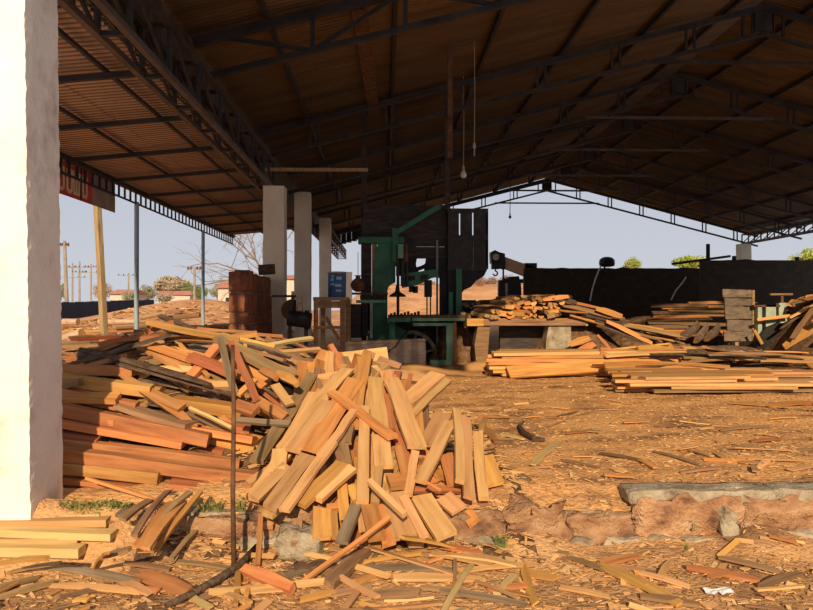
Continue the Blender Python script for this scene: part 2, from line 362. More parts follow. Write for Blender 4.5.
# ------------------------------------------------------------------ main roof
XL, XRG, XR = -2.6, 9.26, 21.12
ZE, SL = 5.56, .261
def roof_z(x): return ZE + SL * ((x - XL) if x < XRG else (XR - x))
FRAMES = [4.7, 10.9, 16.6, 21.5, 25.9, 30.9, 35.0, 39.2]
PITCHW, AMP = .12, .02
ceil_root = empty('ceiling', (XRG, 20, 8)); tag(ceil_root, kind='structure')
def ribbed(name, xa, za, xb, zb, y0, y1, mat, parent, pitch=.128, dep=.02):
    vs = []; y = y0
    while y < y1:
        for (dy, dz) in ((0, 0), (.07, 0), (.09, -dep), (.10, -dep), (.12, 0)):
            if y + dy <= y1 + .01: vs += [(xa, y + dy, za + dz), (xb, y + dy, zb + dz)]
        y += pitch
    n = len(vs) // 2
    return MB().add(vs, [(2 * i, 2 * i + 1, 2 * i + 3, 2 * i + 2) for i in range(n - 1)]).build(name, mat, parent)
def sheet(name, xa, za, xb, zb, y0, y1, mat, parent, nseg=6):
    n = int((y1 - y0) / PITCHW * nseg); mb = MB(); vs = []
    for i in range(n + 1):
        y = y0 + (y1 - y0) * i / n; dz = AMP * math.sin(2 * math.pi * y / PITCHW)
        vs += [(xa, y, za + dz), (xb, y, zb + dz)]
    mb.add(vs, [(2 * i, 2 * i + 1, 2 * i + 3, 2 * i + 2) for i in range(n)])
    o = mb.build(name, mat, parent, smooth=True)
    return o
yb = [4.0, 7.4] + [10.6 + 4.17 * i for i in range(8)]
for a, b2 in zip(yb, yb[1:]):
    for s in (-1, 1):
        # three overlapping sheets up each slope
        for q in range(3):
            xa = XL - .62 + (XRG - XL + .62) * q / 3; xb = XL - .62 + (XRG - XL + .62) * (q + 1) / 3 + (.15 if q < 2 else 0)
            za = roof_z(XL) + SL * (xa - XL) + .17 + .012 * q; zb = roof_z(XL) + SL * (xb - XL) + .17 + .012 * q
            if s == 1: xa, xb = 2 * XRG - xa, 2 * XRG - xb
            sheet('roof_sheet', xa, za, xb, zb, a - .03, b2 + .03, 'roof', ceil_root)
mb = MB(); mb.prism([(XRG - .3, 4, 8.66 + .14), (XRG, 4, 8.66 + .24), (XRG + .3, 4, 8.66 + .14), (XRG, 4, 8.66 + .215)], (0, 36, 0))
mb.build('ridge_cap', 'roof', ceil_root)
for i in range(12):                    # purlins along the shed
    for s in (-1, 1):
        xx = -1.85 + 2.03 * i if s == -1 else None
        if s == -1 and xx < XRG - .2:
            for X in (xx, 2 * XRG - xx):
                m_ = MB(); m_.bar((X, 4, roof_z(X) + .1), (X, 39.6, roof_z(X) + .1), .07, .1)
                m_.build('purlin', 'steel', ceil_root)

def truss(Y, style, label):
    r = empty('roof_truss', (XRG, Y, ZE)); tag(r, label, 'roof truss', 'roof trusses of the shed')
    dep = .58
    for s in (-1, 1):
        fx = (lambda x: x) if s == -1 else (lambda x: 2 * XRG - x)
        m_ = MB(); m_.bar((fx(XL - .4), Y, ZE - .4 * SL), (fx(XRG), Y, roof_z(XRG)), .12, .13); m_.build('top_chord', 'steel', r)
        m_ = MB(); m_.bar((fx(XL - .4), Y, ZE - dep - .4 * SL), (fx(XRG), Y, roof_z(XRG) - dep - .06), .1, .085); m_.build('bottom_chord', 'steel', r)
        if style == 'pair':
            x = XL + .9
            while x < XRG - .3:
                for dx in (-.1, .1):
                    X = x + dx; m_ = MB(); m_.bar((fx(X), Y, roof_z(X)), (fx(X), Y, roof_z(X) - dep), .05, .06, up=(1, 0, 0)); m_.build('web_bar', 'steel', r)
                x += 1.83
            for dx in (.25, .5):
                X = XRG - dx; m_ = MB(); m_.bar((fx(X), Y, roof_z(X)), (fx(X), Y, roof_z(X) - dep), .05, .06, up=(1, 0, 0)); m_.build('web_bar', 'steel', r)
        else:
            xs_ = [XL + 1.46 * q for q in range(9)]
            for q in range(len(xs_) - 1):
                a, b2 = xs_[q], min(xs_[q + 1], XRG)
                m_ = MB(); m_.bar((fx(b2), Y, roof_z(b2)), (fx(b2), Y, roof_z(b2) - dep), .05, .07, up=(1, 0, 0)); m_.build('web_bar', 'steel', r)
                z0, z1 = (roof_z(a), roof_z(b2) - dep) if q % 2 == 0 else (roof_z(a) - dep, roof_z(b2))
                m_ = MB(); m_.bar((fx(a), Y, z0), (fx(b2), Y, z1), .05, .06); m_.build('web_bar', 'steel', r)
    zc = roof_z(XRG) - dep - .78; xc = XRG - 3.0
    m_ = MB(); m_.bar((xc, Y - .03, zc), (2 * XRG - xc, Y - .03, zc), .07, .08); m_.build('collar_tie', 'tie_steel' if Y > 20 else 'steel', r)
    m_ = MB(); m_.box((XRG, Y, roof_z(XRG) - .33), (.5, .05, .5)); m_.build('ridge_plate', 'steel', r)
    return r
tl = {4.7: 'steel roof truss spanning over the white pillar', 10.9: 'steel roof truss with zigzag diagonal webs', 16.6: 'deep steel roof truss above the bandsaw with paired web bars',
      39.2: 'open steel gable truss silhouetted against the sky at the far end'}
for Y in FRAMES:
    truss(Y, 'zig' if Y < 12 else 'pair', tl.get(Y) or 'dark steel roof truss, %s beyond the one above the bandsaw' % {21.5: 'first', 25.9: 'second', 30.9: 'third', 35.0: 'fourth'}[Y])

def girder(x0, x1, z0, z1, y0, y1, step, label, rail='tie_steel'):
    r = empty('eave_girder', ((x0 + x1) / 2, y0, z0)); tag(r, label, 'girder', 'lattice girders along the eaves')
    for X in (x0, x1):
        m_ = MB(); m_.bar((X, y0, z0), (X, y1, z0), .075, .075); m_.build('bottom_chord', rail, r)
        m_ = MB(); m_.bar((X, y0, z1), (X, y1, z1), .075, .075); m_.build('top_chord', 'steel', r)
    n = round((y1 - y0) / step); st = (y1 - y0) / n
    for q in range(n + 1):
        y = y0 + st * q
        for X in (x0, x1):
            m_ = MB(); m_.bar((X, y, z0), (X, y, z1), .05, .07, up=(0, 1, 0)); m_.build('web_bar', 'steel', r)
            if q < n:
                m_ = MB(); m_.bar((X, y + st, z0), (X, y, z1), .035, .04); m_.build('web_bar', 'steel', r)
        m_ = MB(); m_.bar((x0, y, z0), (x1, y, z0), .06, .05); m_.build('batten', 'steel', r)
        m_ = MB(); m_.bar((x0, y, z1), (x1, y, z1), .06, .05); m_.build('batten', 'steel', r)
    return r
girder(-3.04, -2.70, 4.20, 4.84, 4.7, 16.76, 1.34, 'steel box lattice girder on the plaster columns beside the lean-to')
girder(-3.0, -2.5, 4.45, 4.95, 30.4, 44.2, 1.5, 'far steel lattice girder between the columns beyond the blue drum')
girder(20.6, 20.98, 5.03, 5.52, 4.7, 39.2, 1.34, 'steel lattice girder along the eave over the dark block wall')

# ------------------------------------------------------------------ lean-to roof on the left
lean = empty('ceiling_lean_to', (-4.5, 20, 4.2)); tag(lean, kind='structure')
LX, LZ, LX2, LZ2 = -6.0, 4.06, -3.09, 4.33
LY0, LY1 = 6.9, 27.6
def lean_z(x): return LZ + (LZ2 - LZ) * (x - LX) / (LX2 - LX)
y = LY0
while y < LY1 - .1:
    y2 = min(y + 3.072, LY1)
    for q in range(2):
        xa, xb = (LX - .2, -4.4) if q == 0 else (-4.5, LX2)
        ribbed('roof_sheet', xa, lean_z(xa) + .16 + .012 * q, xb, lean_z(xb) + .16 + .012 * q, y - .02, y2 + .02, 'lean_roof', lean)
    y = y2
for Y in [6.95 + 2.08 * i for i in range(10)]:
    m_ = MB(); m_.bar((LX, Y, LZ + .02), (LX2, Y, LZ2 + .02), .065, .075); m_.build('rafter', 'steel', lean)
for X in (-5.95, -4.8, -3.6):
    m_ = MB(); m_.bar((X, LY0, lean_z(X) + .075), (X, LY1, lean_z(X) + .075), .05, .05); m_.build('purlin', 'steel', lean)
fas = empty('eave_fascia', (LX, LY0, LZ - .3)); tag(fas, 'steel ladder fascia hanging along the lean-to eave above the blue posts', 'fascia')
m_ = MB(); m_.bar((LX, LY0, LZ + .03), (LX, LY1, LZ + .03), .06, .05); m_.build('top_rail', 'tie_steel', fas)
m_ = MB(); m_.bar((LX, LY0, LZ - .24), (LX, LY1, LZ - .24), .04, .035); m_.build('bottom_rail', 'steel', fas)
Y = LY0 + .1
while Y < LY1:
    m_ = MB(); m_.bar((LX, Y, LZ + .02), (LX, Y, LZ - .24), .035, .05, up=(0, 1, 0)); m_.build('picket', 'steel', fas); Y += .35
for px_, D, lab in ((136.5, 16.6, 'pale blue steel pipe post under the lean-to fascia beside the wooden pole'), (203, 22.7, 'thin pale blue pipe post under the lean-to corner nearest the block wall')):
    D = LX / P(px_, 300, 1).x; b_ = P(px_, 300, D); m_ = MB(); m_.tube([(LX, b_.y, -.1), (LX, b_.y, LZ - .2)], .055, 10)
    o = m_.build('pipe_post', 'blue_post', origin=(LX, b_.y, -.1)); tag(o, lab, 'post')
# banner behind the fascia
bn = empty('banner', (LX - .06, 9.5, LZ - .62)); tag(bn, 'red printed banner with beige capital letters behind the lean-to fascia', 'banner')
m_ = MB(); m_.box((LX - .07, 11.95, LZ - .3), (.012, 5.1, .64)); m_.build('red_panel', 'red_print', bn)
m_ = MB(); m_.box((LX - .07, 15.1, LZ - .3), (.012, 1.2, .64)); m_.build('faded_panel', 'tan_print', bn)
m_ = MB(); m_.bar((LX - .05, 13.93, LZ - .62), (LX - .05, 13.93, LZ + .02), .02, .02, up=(0, 1, 0)); m_.build('lath', 'steel', bn)
def stroke_letter(name, strokes, y0, wd, zt, ht, th):
    m_ = MB()
    for q, (a, b2) in enumerate(strokes):
        A = Vector((LX - .055 + .0012 * q, y0 + a[0] * wd, zt - ht + a[1] * ht)); B = Vector((LX - .055 + .0012 * q, y0 + b2[0] * wd, zt - ht + b2[1] * ht))
        d = (B - A).normalized(); m_.bar(A - d * th * .45, B + d * th * .45, th, .012, up=(1, 0, 0))
    return m_.build(name, 'beige_print', bn)
U = [((0, 1), (0, .12)), ((0, .12), (.3, 0)), ((.3, 0), (.7, 0)), ((.7, 0), (1, .12)), ((1, .12), (1, 1))]
Wl = [((0, 1), (.12, 0)), ((.12, 0), (.5, 0)), ((.5, 0), (.5, .8)), ((.5, 0), (.88, 0)), ((.88, 0), (1, 1))]
Pl = [((0, 0), (0, 1)), ((0, 1), (.8, 1)), ((.8, 1), (1, .85)), ((1, .85), (1, .15)), ((1, .15), (.8, 0)), ((.8, 0), (0, 0))]
for st, y0, wd in ((U, 12.62, .2), (U, 12.98, .2), (U, 13.34, .18), (Wl, 13.60, .26), (Pl, 14.02, .17)):
    stroke_letter('letter', st, y0, wd, LZ - .12, .40, .062)

# cladding that closes the gap between the lean-to and the main roof
clad = empty('trim_cladding', (-3.08, 20, 5)); tag(clad, kind='structure')
y = 4.2
while y < 39:
    y2 = min(y + 3.0, 39.4); n = int((y2 - y) / PITCHW * 6); vs = []
    for q in range(n + 1):
        yy = y + (y2 - y) * q / n; dx = .02 * math.sin(2 * math.pi * yy / PITCHW); vs += [(-3.11 + dx, yy, 4.46), (-3.11 + dx, yy, 5.56)]
    MB().add(vs, [(2 * q, 2 * q + 1, 2 * q + 3, 2 * q + 2) for q in range(n)]).build('cladding_sheet', 'roof', clad, smooth=True); y = y2

# unseen boarding added on the left front gable to shade the bandsaw side
fb = empty('trim_front_shade_boards', (-.7, 4.25, 4.4)); tag(fb, kind='structure')
for q in range(13):
    X = -2.62 + q * .3
    m_ = MB(); m_.box((X + .15, 4.25 + .01 * (q % 2), (4.35 + roof_z(X) + .1) / 2), (.29, .025, roof_z(X) + .1 - 4.35)); m_.build('plank', 'brown', fb)
fg = empty('trim_far_gable', (-1, 39.35, 5)); tag(fg, kind='structure')
for q in range(16):
    X = -3.1 + q * .3
    m_ = MB(); m_.box((X + .15, 39.36 + .01 * (q % 2), roof_z(X) - .22), (.29, .025, .84)); m_.build('plank', 'dark_wood', fg)

# ------------------------------------------------------------------ block wall at the back of the shed
def wall_run(name, x0, x1, Y, z1, th=.3):
    m_ = MB(); n = int((x1 - x0) / .45); vs = []
    tops = [z1 + .05 * N(i * .7, Y, 1, 1) + (.06 if rng.random() < .12 else 0) for i in range(n + 1)]
    for i in range(n + 1):
        X = x0 + (x1 - x0) * i / n
        vs += [(X, Y, -.4), (X, Y, tops[i]), (X, Y + th, tops[i]), (X, Y + th, -.4)]
    fs = []
    for i in range(n):
        a, b2 = 4 * i, 4 * i + 4
        fs += [(a, b2, b2 + 1, a + 1), (a + 1, b2 + 1, b2 + 2, a + 2), (a + 2, b2 + 2, b2 + 3, a + 3)]
    fs += [(0, 1, 2, 3), (4 * n, 4 * n + 1, 4 * n + 2, 4 * n + 3)]
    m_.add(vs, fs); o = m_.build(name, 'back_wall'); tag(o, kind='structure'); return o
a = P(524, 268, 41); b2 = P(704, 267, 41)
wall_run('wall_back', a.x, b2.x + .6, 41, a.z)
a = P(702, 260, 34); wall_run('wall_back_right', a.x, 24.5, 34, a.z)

# ------------------------------------------------------------------ timber
def wood_piece(name, p0, p1, wd, th, mat, up=(0, 0, 1), kind='board', bow=0.0, taper=0.0, jit=.03, seed=None, roll=0.0, bark='bark', skew=.25):
    r_ = random.Random(seed if seed is not None else rng.random())
    p0, p1 = Vector(p0), Vector(p1); x = p1 - p0; L = max(x.length, .02); x.normalize()
    u = Vector(up); z = u - x * u.dot(x)
    if z.length < 1e-3: u = Vector((0, -1, .3)); z = u - x * u.dot(x)
    z.normalize(); y = z.cross(x)
    if roll: q = Matrix.Rotation(roll, 3, x); z = q @ z; y = q @ y
    n = max(2, min(8, int(L / .16)))
    mb = MB(); vs = []; mats = [mat]
    if kind == 'board': sec = [(-.5, .5), (.5, .5), (.5, -.5), (-.5, -.5)]
    elif kind == 'slab': sec = [(-.5, .5), (.5, .5), (.46, .1), (.25, -.32), (0, -.5), (-.25, -.32), (-.46, .1)]; mats = [mat, bark]
    elif kind == 'cant': sec = [(-.42, .5), (.42, .5), (.5, .42), (.5, -.42), (.42, -.5), (-.42, -.5), (-.5, -.42), (-.5, .42)]
    else: sec = [(.5 * math.cos(a * math.pi / 5), .5 * math.sin(a * math.pi / 5)) for a in range(10)]; mats = [mat, bark]
    m = len(sec); sk0, sk1 = r_.uniform(-skew, skew) * wd, r_.uniform(-skew, skew) * wd
    ph = r_.uniform(0, 50)
    for i in range(n + 1):
        s = i / n; t = 2 * s - 1
        f = 1 - taper * abs(t) ** 2.5 if taper >= 0 else 1 + taper * s
        wv = wd * f * (1 + jit * N(ph, s * 4, 0, 1) * 2); tv = th * (f if kind in ('slab', 'log') else 1)
        bz = bow * L * (1 - t * t); by = .02 * L * N(ph, s * 2, 5, 1)
        for (a, b) in sec:
            xo = (s - .5) * L + (sk0 * a * (1 - s) + sk1 * a * s if i in (0, n) else 0)
            jy = jit * wd * .5 * N(ph + a * 3, b * 3, s * 5, 1.3); jz = jit * th * .5 * N(ph + 9 + a * 3, b * 3, s * 5, 1.3)
            vs.append((xo, a * wv + by + jy, b * tv + bz + jz))
    fs = []; mi = []
    for i in range(n):
        for k in range(m):
            fs.append((i * m + k, i * m + (k + 1) % m, (i + 1) * m + (k + 1) % m, (i + 1) * m + k))
            mi.append(1 if (kind == 'log' or (kind == 'slab' and k not in (0,))) else 0)
    fs += [tuple(range(m)), tuple(n * m + k for k in range(m))]; mi += [0, 0]
    mb.v = vs; mb.f = fs; mb.mi = mi
    o = mb.build(name, mats)
    o.matrix_world = Matrix.Translation((p0 + p1) / 2) @ Matrix((x, y, z)).transposed().to_4x4()
    return o
def spread(D0, D1): return D0

# --- the big heap of fresh offcuts in front -------------------------------------------------
DS = [(345, 7.3), (350, 7.15), (400, 6.15), (440, 5.6), (480, 5.12), (500, 4.95), (520, 4.72), (545, 4.52), (575, 4.32), (600, 4.15)]
def dsurf(y): return lerp_tab(DS, y)
ZP = [(dsurf(y), CAMZ - (y - 308) * dsurf(y) / FPX) for y in (575, 545, 520, 500, 480, 440, 400, 350)]
def heap_z(X, Y):
    base = H(X, Y) if Y > EDGE else Hlow(X, Y)
    zt = lerp_tab(ZP, Y) if Y < 7.2 else .85 - (Y - 7.2) * .6
    hw = .95 - .16 * max(0, Y - 5); f = math.exp(-(abs(X + .40) / hw) ** 4)
    if Y < 4.85: f *= math.exp(-((X + .15) / .55) ** 4)
    return max(base - .02, base + (zt - .17 - base) * f + .03 * N(X, Y, 0, 6))
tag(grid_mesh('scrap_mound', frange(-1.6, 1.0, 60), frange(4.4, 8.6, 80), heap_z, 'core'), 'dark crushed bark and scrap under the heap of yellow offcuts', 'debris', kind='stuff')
HN = Vector((0, -.52, .85))
def adj(L, wd): return ('long ' if L > .85 else 'short ' if L < .35 else '') + ('broad ' if wd > .13 else 'narrow ' if wd < .075 else '')
def heap_label(mat, x, y, L, wd):
    pl_ = 'at the foot of' if y > 492 else 'near the crest of' if y < 405 else 'on the beam-stack flank of' if x < 305 else 'on the open-floor flank of' if x > 425 else 'on the face of'
    return adj(L, wd) + {'yellow': 'yellow', 'orange': 'orange', 'red': 'dark red', 'brown': 'brown weathered', 'gray': 'grey weathered', 'pale': 'pale'}[mat] + ' offcut %s the sunlit heap before the bandsaw' % pl_
def pile(lst, ox, oy, s, label_of, group, name='offcut'):
    for (x0, y0, x1, y1, wp, lay, mat) in lst:
        a = (ox + x0 / s, oy + y0 / s); b = (ox + x1 / s, oy + y1 / s)
        lift = .062 * lay
        D0, D1 = dsurf(a[1]) - lift, dsurf(b[1]) - lift
        p0, p1 = P(a[0], a[1], D0), P(b[0], b[1], D1)
        wd = wp / s * (D0 + D1) / 2 / FPX
        o = wood_piece(name, p0, p1, wd, rng.uniform(.026, .045) if wd > .05 else .028, mat, HN, roll=rng.uniform(-.22, .22), jit=.035)
        tag(o, heap_label(mat, (a[0] + b[0]) / 2, (a[1] + b[1]) / 2, (p1 - p0).length, wd), 'offcut', group)
labA = {'yellow': 'yellow sawn offcut board in the sunlit heap before the bandsaw', 'orange': 'orange sawn offcut board in the sunlit heap before the bandsaw',
        'red': 'dark red offcut board tucked in the sunlit heap before the bandsaw', 'brown': 'brown weathered offcut in the sunlit heap before the bandsaw',
        'gray': 'grey weathered rough offcut in the sunlit heap before the bandsaw', 'pale': 'pale thin lath lying across the sunlit heap before the bandsaw'}
GA = 'fresh offcuts in the heap before the bandsaw'
# filler boards deep in the heap
for i in range(95):
    y = rng.uniform(372, 532); t = (y - 350) / 190
    xc = 352 + 10 * t; hw = 35 + 85 * t if y < 500 else 70
    x = xc + rng.uniform(-hw, hw); L = rng.uniform(35, 90)
    an = math.pi / 2 + (x - xc) / max(hw, 1) * -.55 + rng.gauss(0, .35) + (.0 if rng.random() < .8 else 1.1)
    dx, dy = math.cos(an) * L / 2, math.sin(an) * L / 2
    y0 = max(352, y - dy); y1 = min(548, y + dy)
    D0, D1 = dsurf(y0) + rng.uniform(-.04, .1), dsurf(y1) + rng.uniform(-.04, .1)
    mat = rng.choice(['yellow', 'yellow', 'orange', 'orange', 'red', 'brown'])
    wd = rng.uniform(8, 17) * (D0 + D1) / 2 / FPX
    o = wood_piece('offcut', P(x - dx, y0, D0), P(x + dx, y1, D1), wd, rng.uniform(.025, .045), mat, HN, roll=rng.uniform(-.4, .4))
    tag(o, heap_label(mat, x, y, (P(x - dx, y0, D0) - P(x + dx, y1, D1)).length, wd), 'offcut', GA)
Y_, O_, R_, B_, G_ = 'yellow', 'orange', 'red', 'brown', 'gray'
pile([(265, 180, 445, 312, 28, 6, O_), (393, 140, 408, 315, 46, 3, Y_), (440, 145, 515, 340, 50, 5, Y_), (575, 130, 480, 210, 48, 2, Y_), (602, 145, 500, 245, 22, 3, Y_),
      (592, 245, 545, 335, 55, 3, Y_), (615, 270, 525, 440, 36, 5, Y_), (629, 235, 640, 440, 25, 6, Y_), (655, 255, 665, 488, 30, 5, Y_), (690, 300, 705, 490, 30, 3, Y_),
      (705, 370, 735, 450, 65, 2, O_), (366, 70, 335, 285, 34, 4, O_), (360, 225, 355, 500, 32, 5, Y_), (382, 140, 368, 330, 14, 3, Y_), (408, 310, 417, 398, 52, 4, Y_),
      (212, 130, 55, 385, 36, 2, B_), (217, 185, 102, 400, 38, 3, Y_), (312, 115, 122, 345, 40, 4, Y_), (255, 210, 155, 350, 42, 5, Y_), (335, 145, 200, 350, 55, 5, O_),
      (332, 235, 235, 370, 24, 6, Y_), (130, 365, 35, 490, 36, 3, Y_), (310, 285, 300, 330, 45, 4, B_), (470, 150, 500, 260, 30, 1, O_), (495, 130, 485, 190, 14, 2, R_),
      (430, 190, 440, 290, 22, 2, R_), (455, 300, 490, 410, 30, 2, R_), (520, 240, 525, 300, 20, 2, O_), (540, 400, 545, 440, 60, 1, O_), (290, 330, 305, 385, 28, 4, B_)],
     240, 330, 2.904, labA, GA)
pile([(330, 150, 140, 340, 72, 4, Y_), (455, 95, 228, 395, 88, 6, Y_), (300, 370, 215, 440, 82, 4, Y_), (590, 20, 315, 410, 66, 6, Y_), (655, 140, 400, 375, 100, 5, O_),
      (712, 165, 505, 345, 60, 5, Y_), (532, 405, 530, 572, 108, 3, O_), (602, 420, 612, 570, 40, 3, O_), (735, 380, 648, 595, 72, 4, G_), (392, 465, 385, 605, 60, 2, B_),
      (650, 265, 668, 450, 62, 3, O_), (700, 270, 740, 350, 60, 2, O_), (620, 30, 650, 130, 50, 4, B_), (665, 30, 690, 140, 40, 4, B_), (410, 85, 375, 170, 40, 3, Y_),
      (560, 395, 640, 385, 40, 2, O_), (290, 60, 275, 175, 90, 4, Y_)],
     230, 440, 5.807, labA, GA)
pile([(110, 160, 85, 370, 50, 4, Y_), (225, 40, 265, 200, 58, 3, R_), (322, 70, 280, 320, 50, 5, Y_), (500, 90, 548, 260, 82, 3, O_), (310, 290, 582, 288, 45, 2, R_),
      (350, 330, 505, 560, 130, 3, Y_), (485, 330, 575, 410, 110, 2, Y_), (200, 320, 272, 565, 150, 4, Y_), (250, 330, 372, 565, 55, 5, Y_), (55, 385, 100, 575, 100, 4, O_),
      (120, 385, 170, 605, 80, 3, O_), (165, 245, 290, 235, 110, 2, O_), (20, 380, 30, 520, 70, 3, Y_), (440, 190, 470, 220, 70, 1, O_)],
     360, 440, 5.807, labA, GA)
for (a, b, wp, lay, mat, lab) in (((390, 517), (297, 588), 4.2, 8, 'orange', 'slim round orange stick propped against the front of the offcut heap'),
                                  ((369, 481), (405, 515), 6, 8, 'yellow', 'slim lath lying over the front of the offcut heap, its end dark'),
                                  ((427, 483), (441, 491), 3, 7, 'orange', 'short orange splinter on the offcut heap over a red board'),
                                  ((261, 515), (258, 566), 5, 2.5, 'red', 'upright orange-red stake before the stone plinth under overhanging boards')):
    D0, D1 = dsurf(a[1]) - .06 * lay, dsurf(b[1]) - .06 * lay * (0.35 if b[1] > 560 else 1)
    tag(wood_piece('stick', P(*a, D0), P(*b, D1), wp * D0 / FPX, wp * D0 / FPX * .8, mat, HN, jit=.08), lab, 'stick')
# slabs behind the crest of the heap
for (x0, y0, x1, y1, wp, D, mat) in ((318, 362, 388, 355, 15, 7.7, Y_), (300, 366, 345, 372, 9, 7.2, O_), (305, 377, 352, 388, 8, 6.9, O_), (372, 372, 425, 380, 10, 7.3, Y_), (378, 360, 400, 368, 7, 7.5, B_), (330, 345, 345, 370, 5, 7.1, R_)):
    tag(wood_piece('offcut', P(x0, y0, D), P(x1, y1, D - .05), wp * D / FPX, .07, mat, (0, -.75, .6)), 'thick %s slab lying behind the crest of the offcut heap' % {'yellow': 'yellow', 'orange': 'orange', 'brown': 'brown', 'red': 'red'}[mat], 'offcut', 'slabs behind the heap crest')

# --- squared beams stacked behind the white pillar -------------------------------------------
def dst(y): return 5.25 + (488 - y) * .0062
GB = 'squared beams stacked beside the white pillar'
beams = [  # x0,y0,x1,y1 (centre line), face height px, material, kind, label
    (30, 478, 183, 492, 6, R_, 'board', 'flat red board at the foot of the beam stack'),
    (30, 464, 160, 478, 15, 'beam', 'cant', 'short orange beam second from the ground in the beam stack'),
    (170, 485, 222, 490, 11, R_, 'board', 'short dark red block under the beam stack'),
    (25, 449, 258, 479, 17, 'beam', 'cant', 'long heavy orange beam low in the stack ending beside the rusty rod'),
    (25, 437, 240, 464, 12, 'beam', 'cant', 'knotted orange beam lying on the long heavy beam'),
    (30, 432, 100, 441, 11, R_, 'board', 'short rotten-ended beam beside the white pillar'),
    (30, 417, 184, 444, 9, O_, 'board', 'thin orange plank between two beams of the stack'),
    (25, 402, 209, 440, 17, 'beam', 'cant', 'long orange beam with a pale wet end in mid stack'),
    (28, 386, 137, 408, 15, 'beam', 'cant', 'figured orange beam in the upper stack with dark cut end'),
    (25, 375, 152, 391, 15, 'beam', 'cant', 'tapered orange beam under the topmost one'),
    (25, 369, 134, 371, 14, 'beam', 'cant', 'topmost squared orange beam beside the white pillar')]
for k, (x0, y0, x1, y1, h, mat, kd, lab) in enumerate(beams):
    yc = (y0 + y1) / 2; D = dst(yc) + .02 * (k % 3)
    hh = h * .76 * D / FPX; dj = rng.uniform(-.02, .05)
    tag(wood_piece('squared_timber', P(x0, y0, D + dj), P(x1, y1, D + dj + rng.uniform(-.03, .05)), hh * (1.15 if kd == 'cant' else 2.2), hh, mat, (0, -.12, 1), 'cant' if kd == 'cant' else 'board', jit=.06, skew=.1, roll=rng.uniform(-.12, .12)), lab, 'beam', GB)
for k, (x0, y0, x1, y1, h, mat) in enumerate([(120, 428, 212, 437, 13, O_), (205, 432, 258, 446, 15, O_), (140, 444, 225, 455, 14, R_), (150, 466, 235, 480, 13, R_), (175, 402, 254, 413, 12, O_), (80, 400, 172, 412, 13, R_),
                                              (180, 424, 250, 432, 12, R_), (70, 385, 165, 392, 14, R_), (60, 420, 170, 430, 13, R_), (60, 445, 160, 455, 13, R_), (60, 470, 170, 478, 13, R_)]):
    D = dst((y0 + y1) / 2) + .36; hh = h * D / FPX
    tag(wood_piece('squared_timber', P(x0, y0, D), P(x1, y1, D), hh * 1.3, hh, mat, (0, -.2, 1), 'cant', jit=.05), 'reddish squared beam in the rear tier of the beam stack', 'beam', 'rear tier of the beam stack')
for (x0, y0, x1, y1, r, D, lab) in ((70, 398, 138, 407, 14, 6.12, 'round log end poking out under the figured beam'), (100, 408, 158, 414, 13, 6.1, 'dark round log end in the middle of the beam stack'), (120, 412, 193, 418, 14, 6.05, 'round log end with bark beside the thin plank of the stack'),
                                    (79, 354, 119, 362, 14, 6.5, 'short barked log lying on top of the beam stack')):
    tag(wood_piece('log', P(x0, y0, D), P(x1, y1, D - .05), r * D / FPX, r * D / FPX, O_ if D < 6.2 else B_, kind='log', jit=.12), lab, 'log')
# core behind the stack so that it rests on something
def slab_z(X, Y):
    base = H(X, Y)
    h = .80 * math.exp(-((X + 1.8) / 1.25) ** 4 - ((Y - 7.9) / 1.7) ** 4) + .3 * math.exp(-((X + 2.4) / 1.0) ** 4 - ((Y - 6.2) / .55) ** 4)
    h += .16 * math.exp(-((X + 3.6) / 1.6) ** 2 - ((Y - 11) / 3.0) ** 2)
    return base - .02 + h * (1 + .2 * N(X, Y, 3, 1.8)) + .04 * N(X, Y, 1, 5)
tag(grid_mesh('slab_mound', frange(-6.5, -.3, 80), frange(5.6, 16, 100), slab_z, 'core'), 'dark bark and splinters under the slab heap behind the beams', 'debris', kind='stuff')
def strew(n, xr, yr, zfn, Lr, wr, mats, label, group, name='slab_offcut', az=(0, .9), kinds=('slab', 'board'), lift=(.01, .07), thr=(.025, .06), cat='slab', accept=None, tilt=.08):
    k = 0; t = 0
    while k < n and t < n * 20:
        t += 1
        X, Y = rng.uniform(*xr), rng.uniform(*yr)
        if accept and not accept(X, Y): continue
        k += 1
        L = rng.uniform(*Lr); an = rng.gauss(*az); d = Vector((math.cos(an), math.sin(an), 0)) * L / 2
        z0, z1 = zfn(X - d.x, Y - d.y), zfn(X + d.x, Y + d.y); zm = zfn(X, Y)
        sh = max(0, zm - (z0 + z1) / 2) * .8; lf = rng.uniform(*lift); mat = rng.choice(mats); th = rng.uniform(*thr)
        p0 = Vector((X - d.x, Y - d.y, z0 + sh + lf + th / 2 + rng.uniform(0, tilt))); p1 = Vector((X + d.x, Y + d.y, z1 + sh + lf + th / 2 + rng.uniform(0, tilt)))
        kd = rng.choice(kinds); wd = rng.uniform(*wr)
        up = Vector((rng.gauss(0, .25), rng.gauss(-.15, .25), 1 if rng.random() < .7 or kd != 'slab' else -1))
        o = wood_piece(name if kd == 'slab' or name != 'slab_offcut' else 'board_offcut', p0, p1, wd, th, mat, up, kd, taper=rng.uniform(0, .5) if kd == 'slab' else 0, bow=rng.gauss(0, .015))
        tag(o, adj(L, wd) + (label % {'orange': 'orange', 'red': 'red', 'brown': 'brown', 'yellow': 'yellow', 'gray': 'grey', 'pale': 'pale', 'beam': 'ruddy'}[mat]) if '%' in label else label, cat, group)
strew(120, (-3.6, -.75), (6.1, 9.4), slab_z, (.35, 1.05), (.045, .12), [R_, B_, O_, B_, B_, 'beam', Y_, G_], '%s barked slab in the jumbled heap before the laterite block wall', 'slab heap before the block wall', az=(-.15, .55))
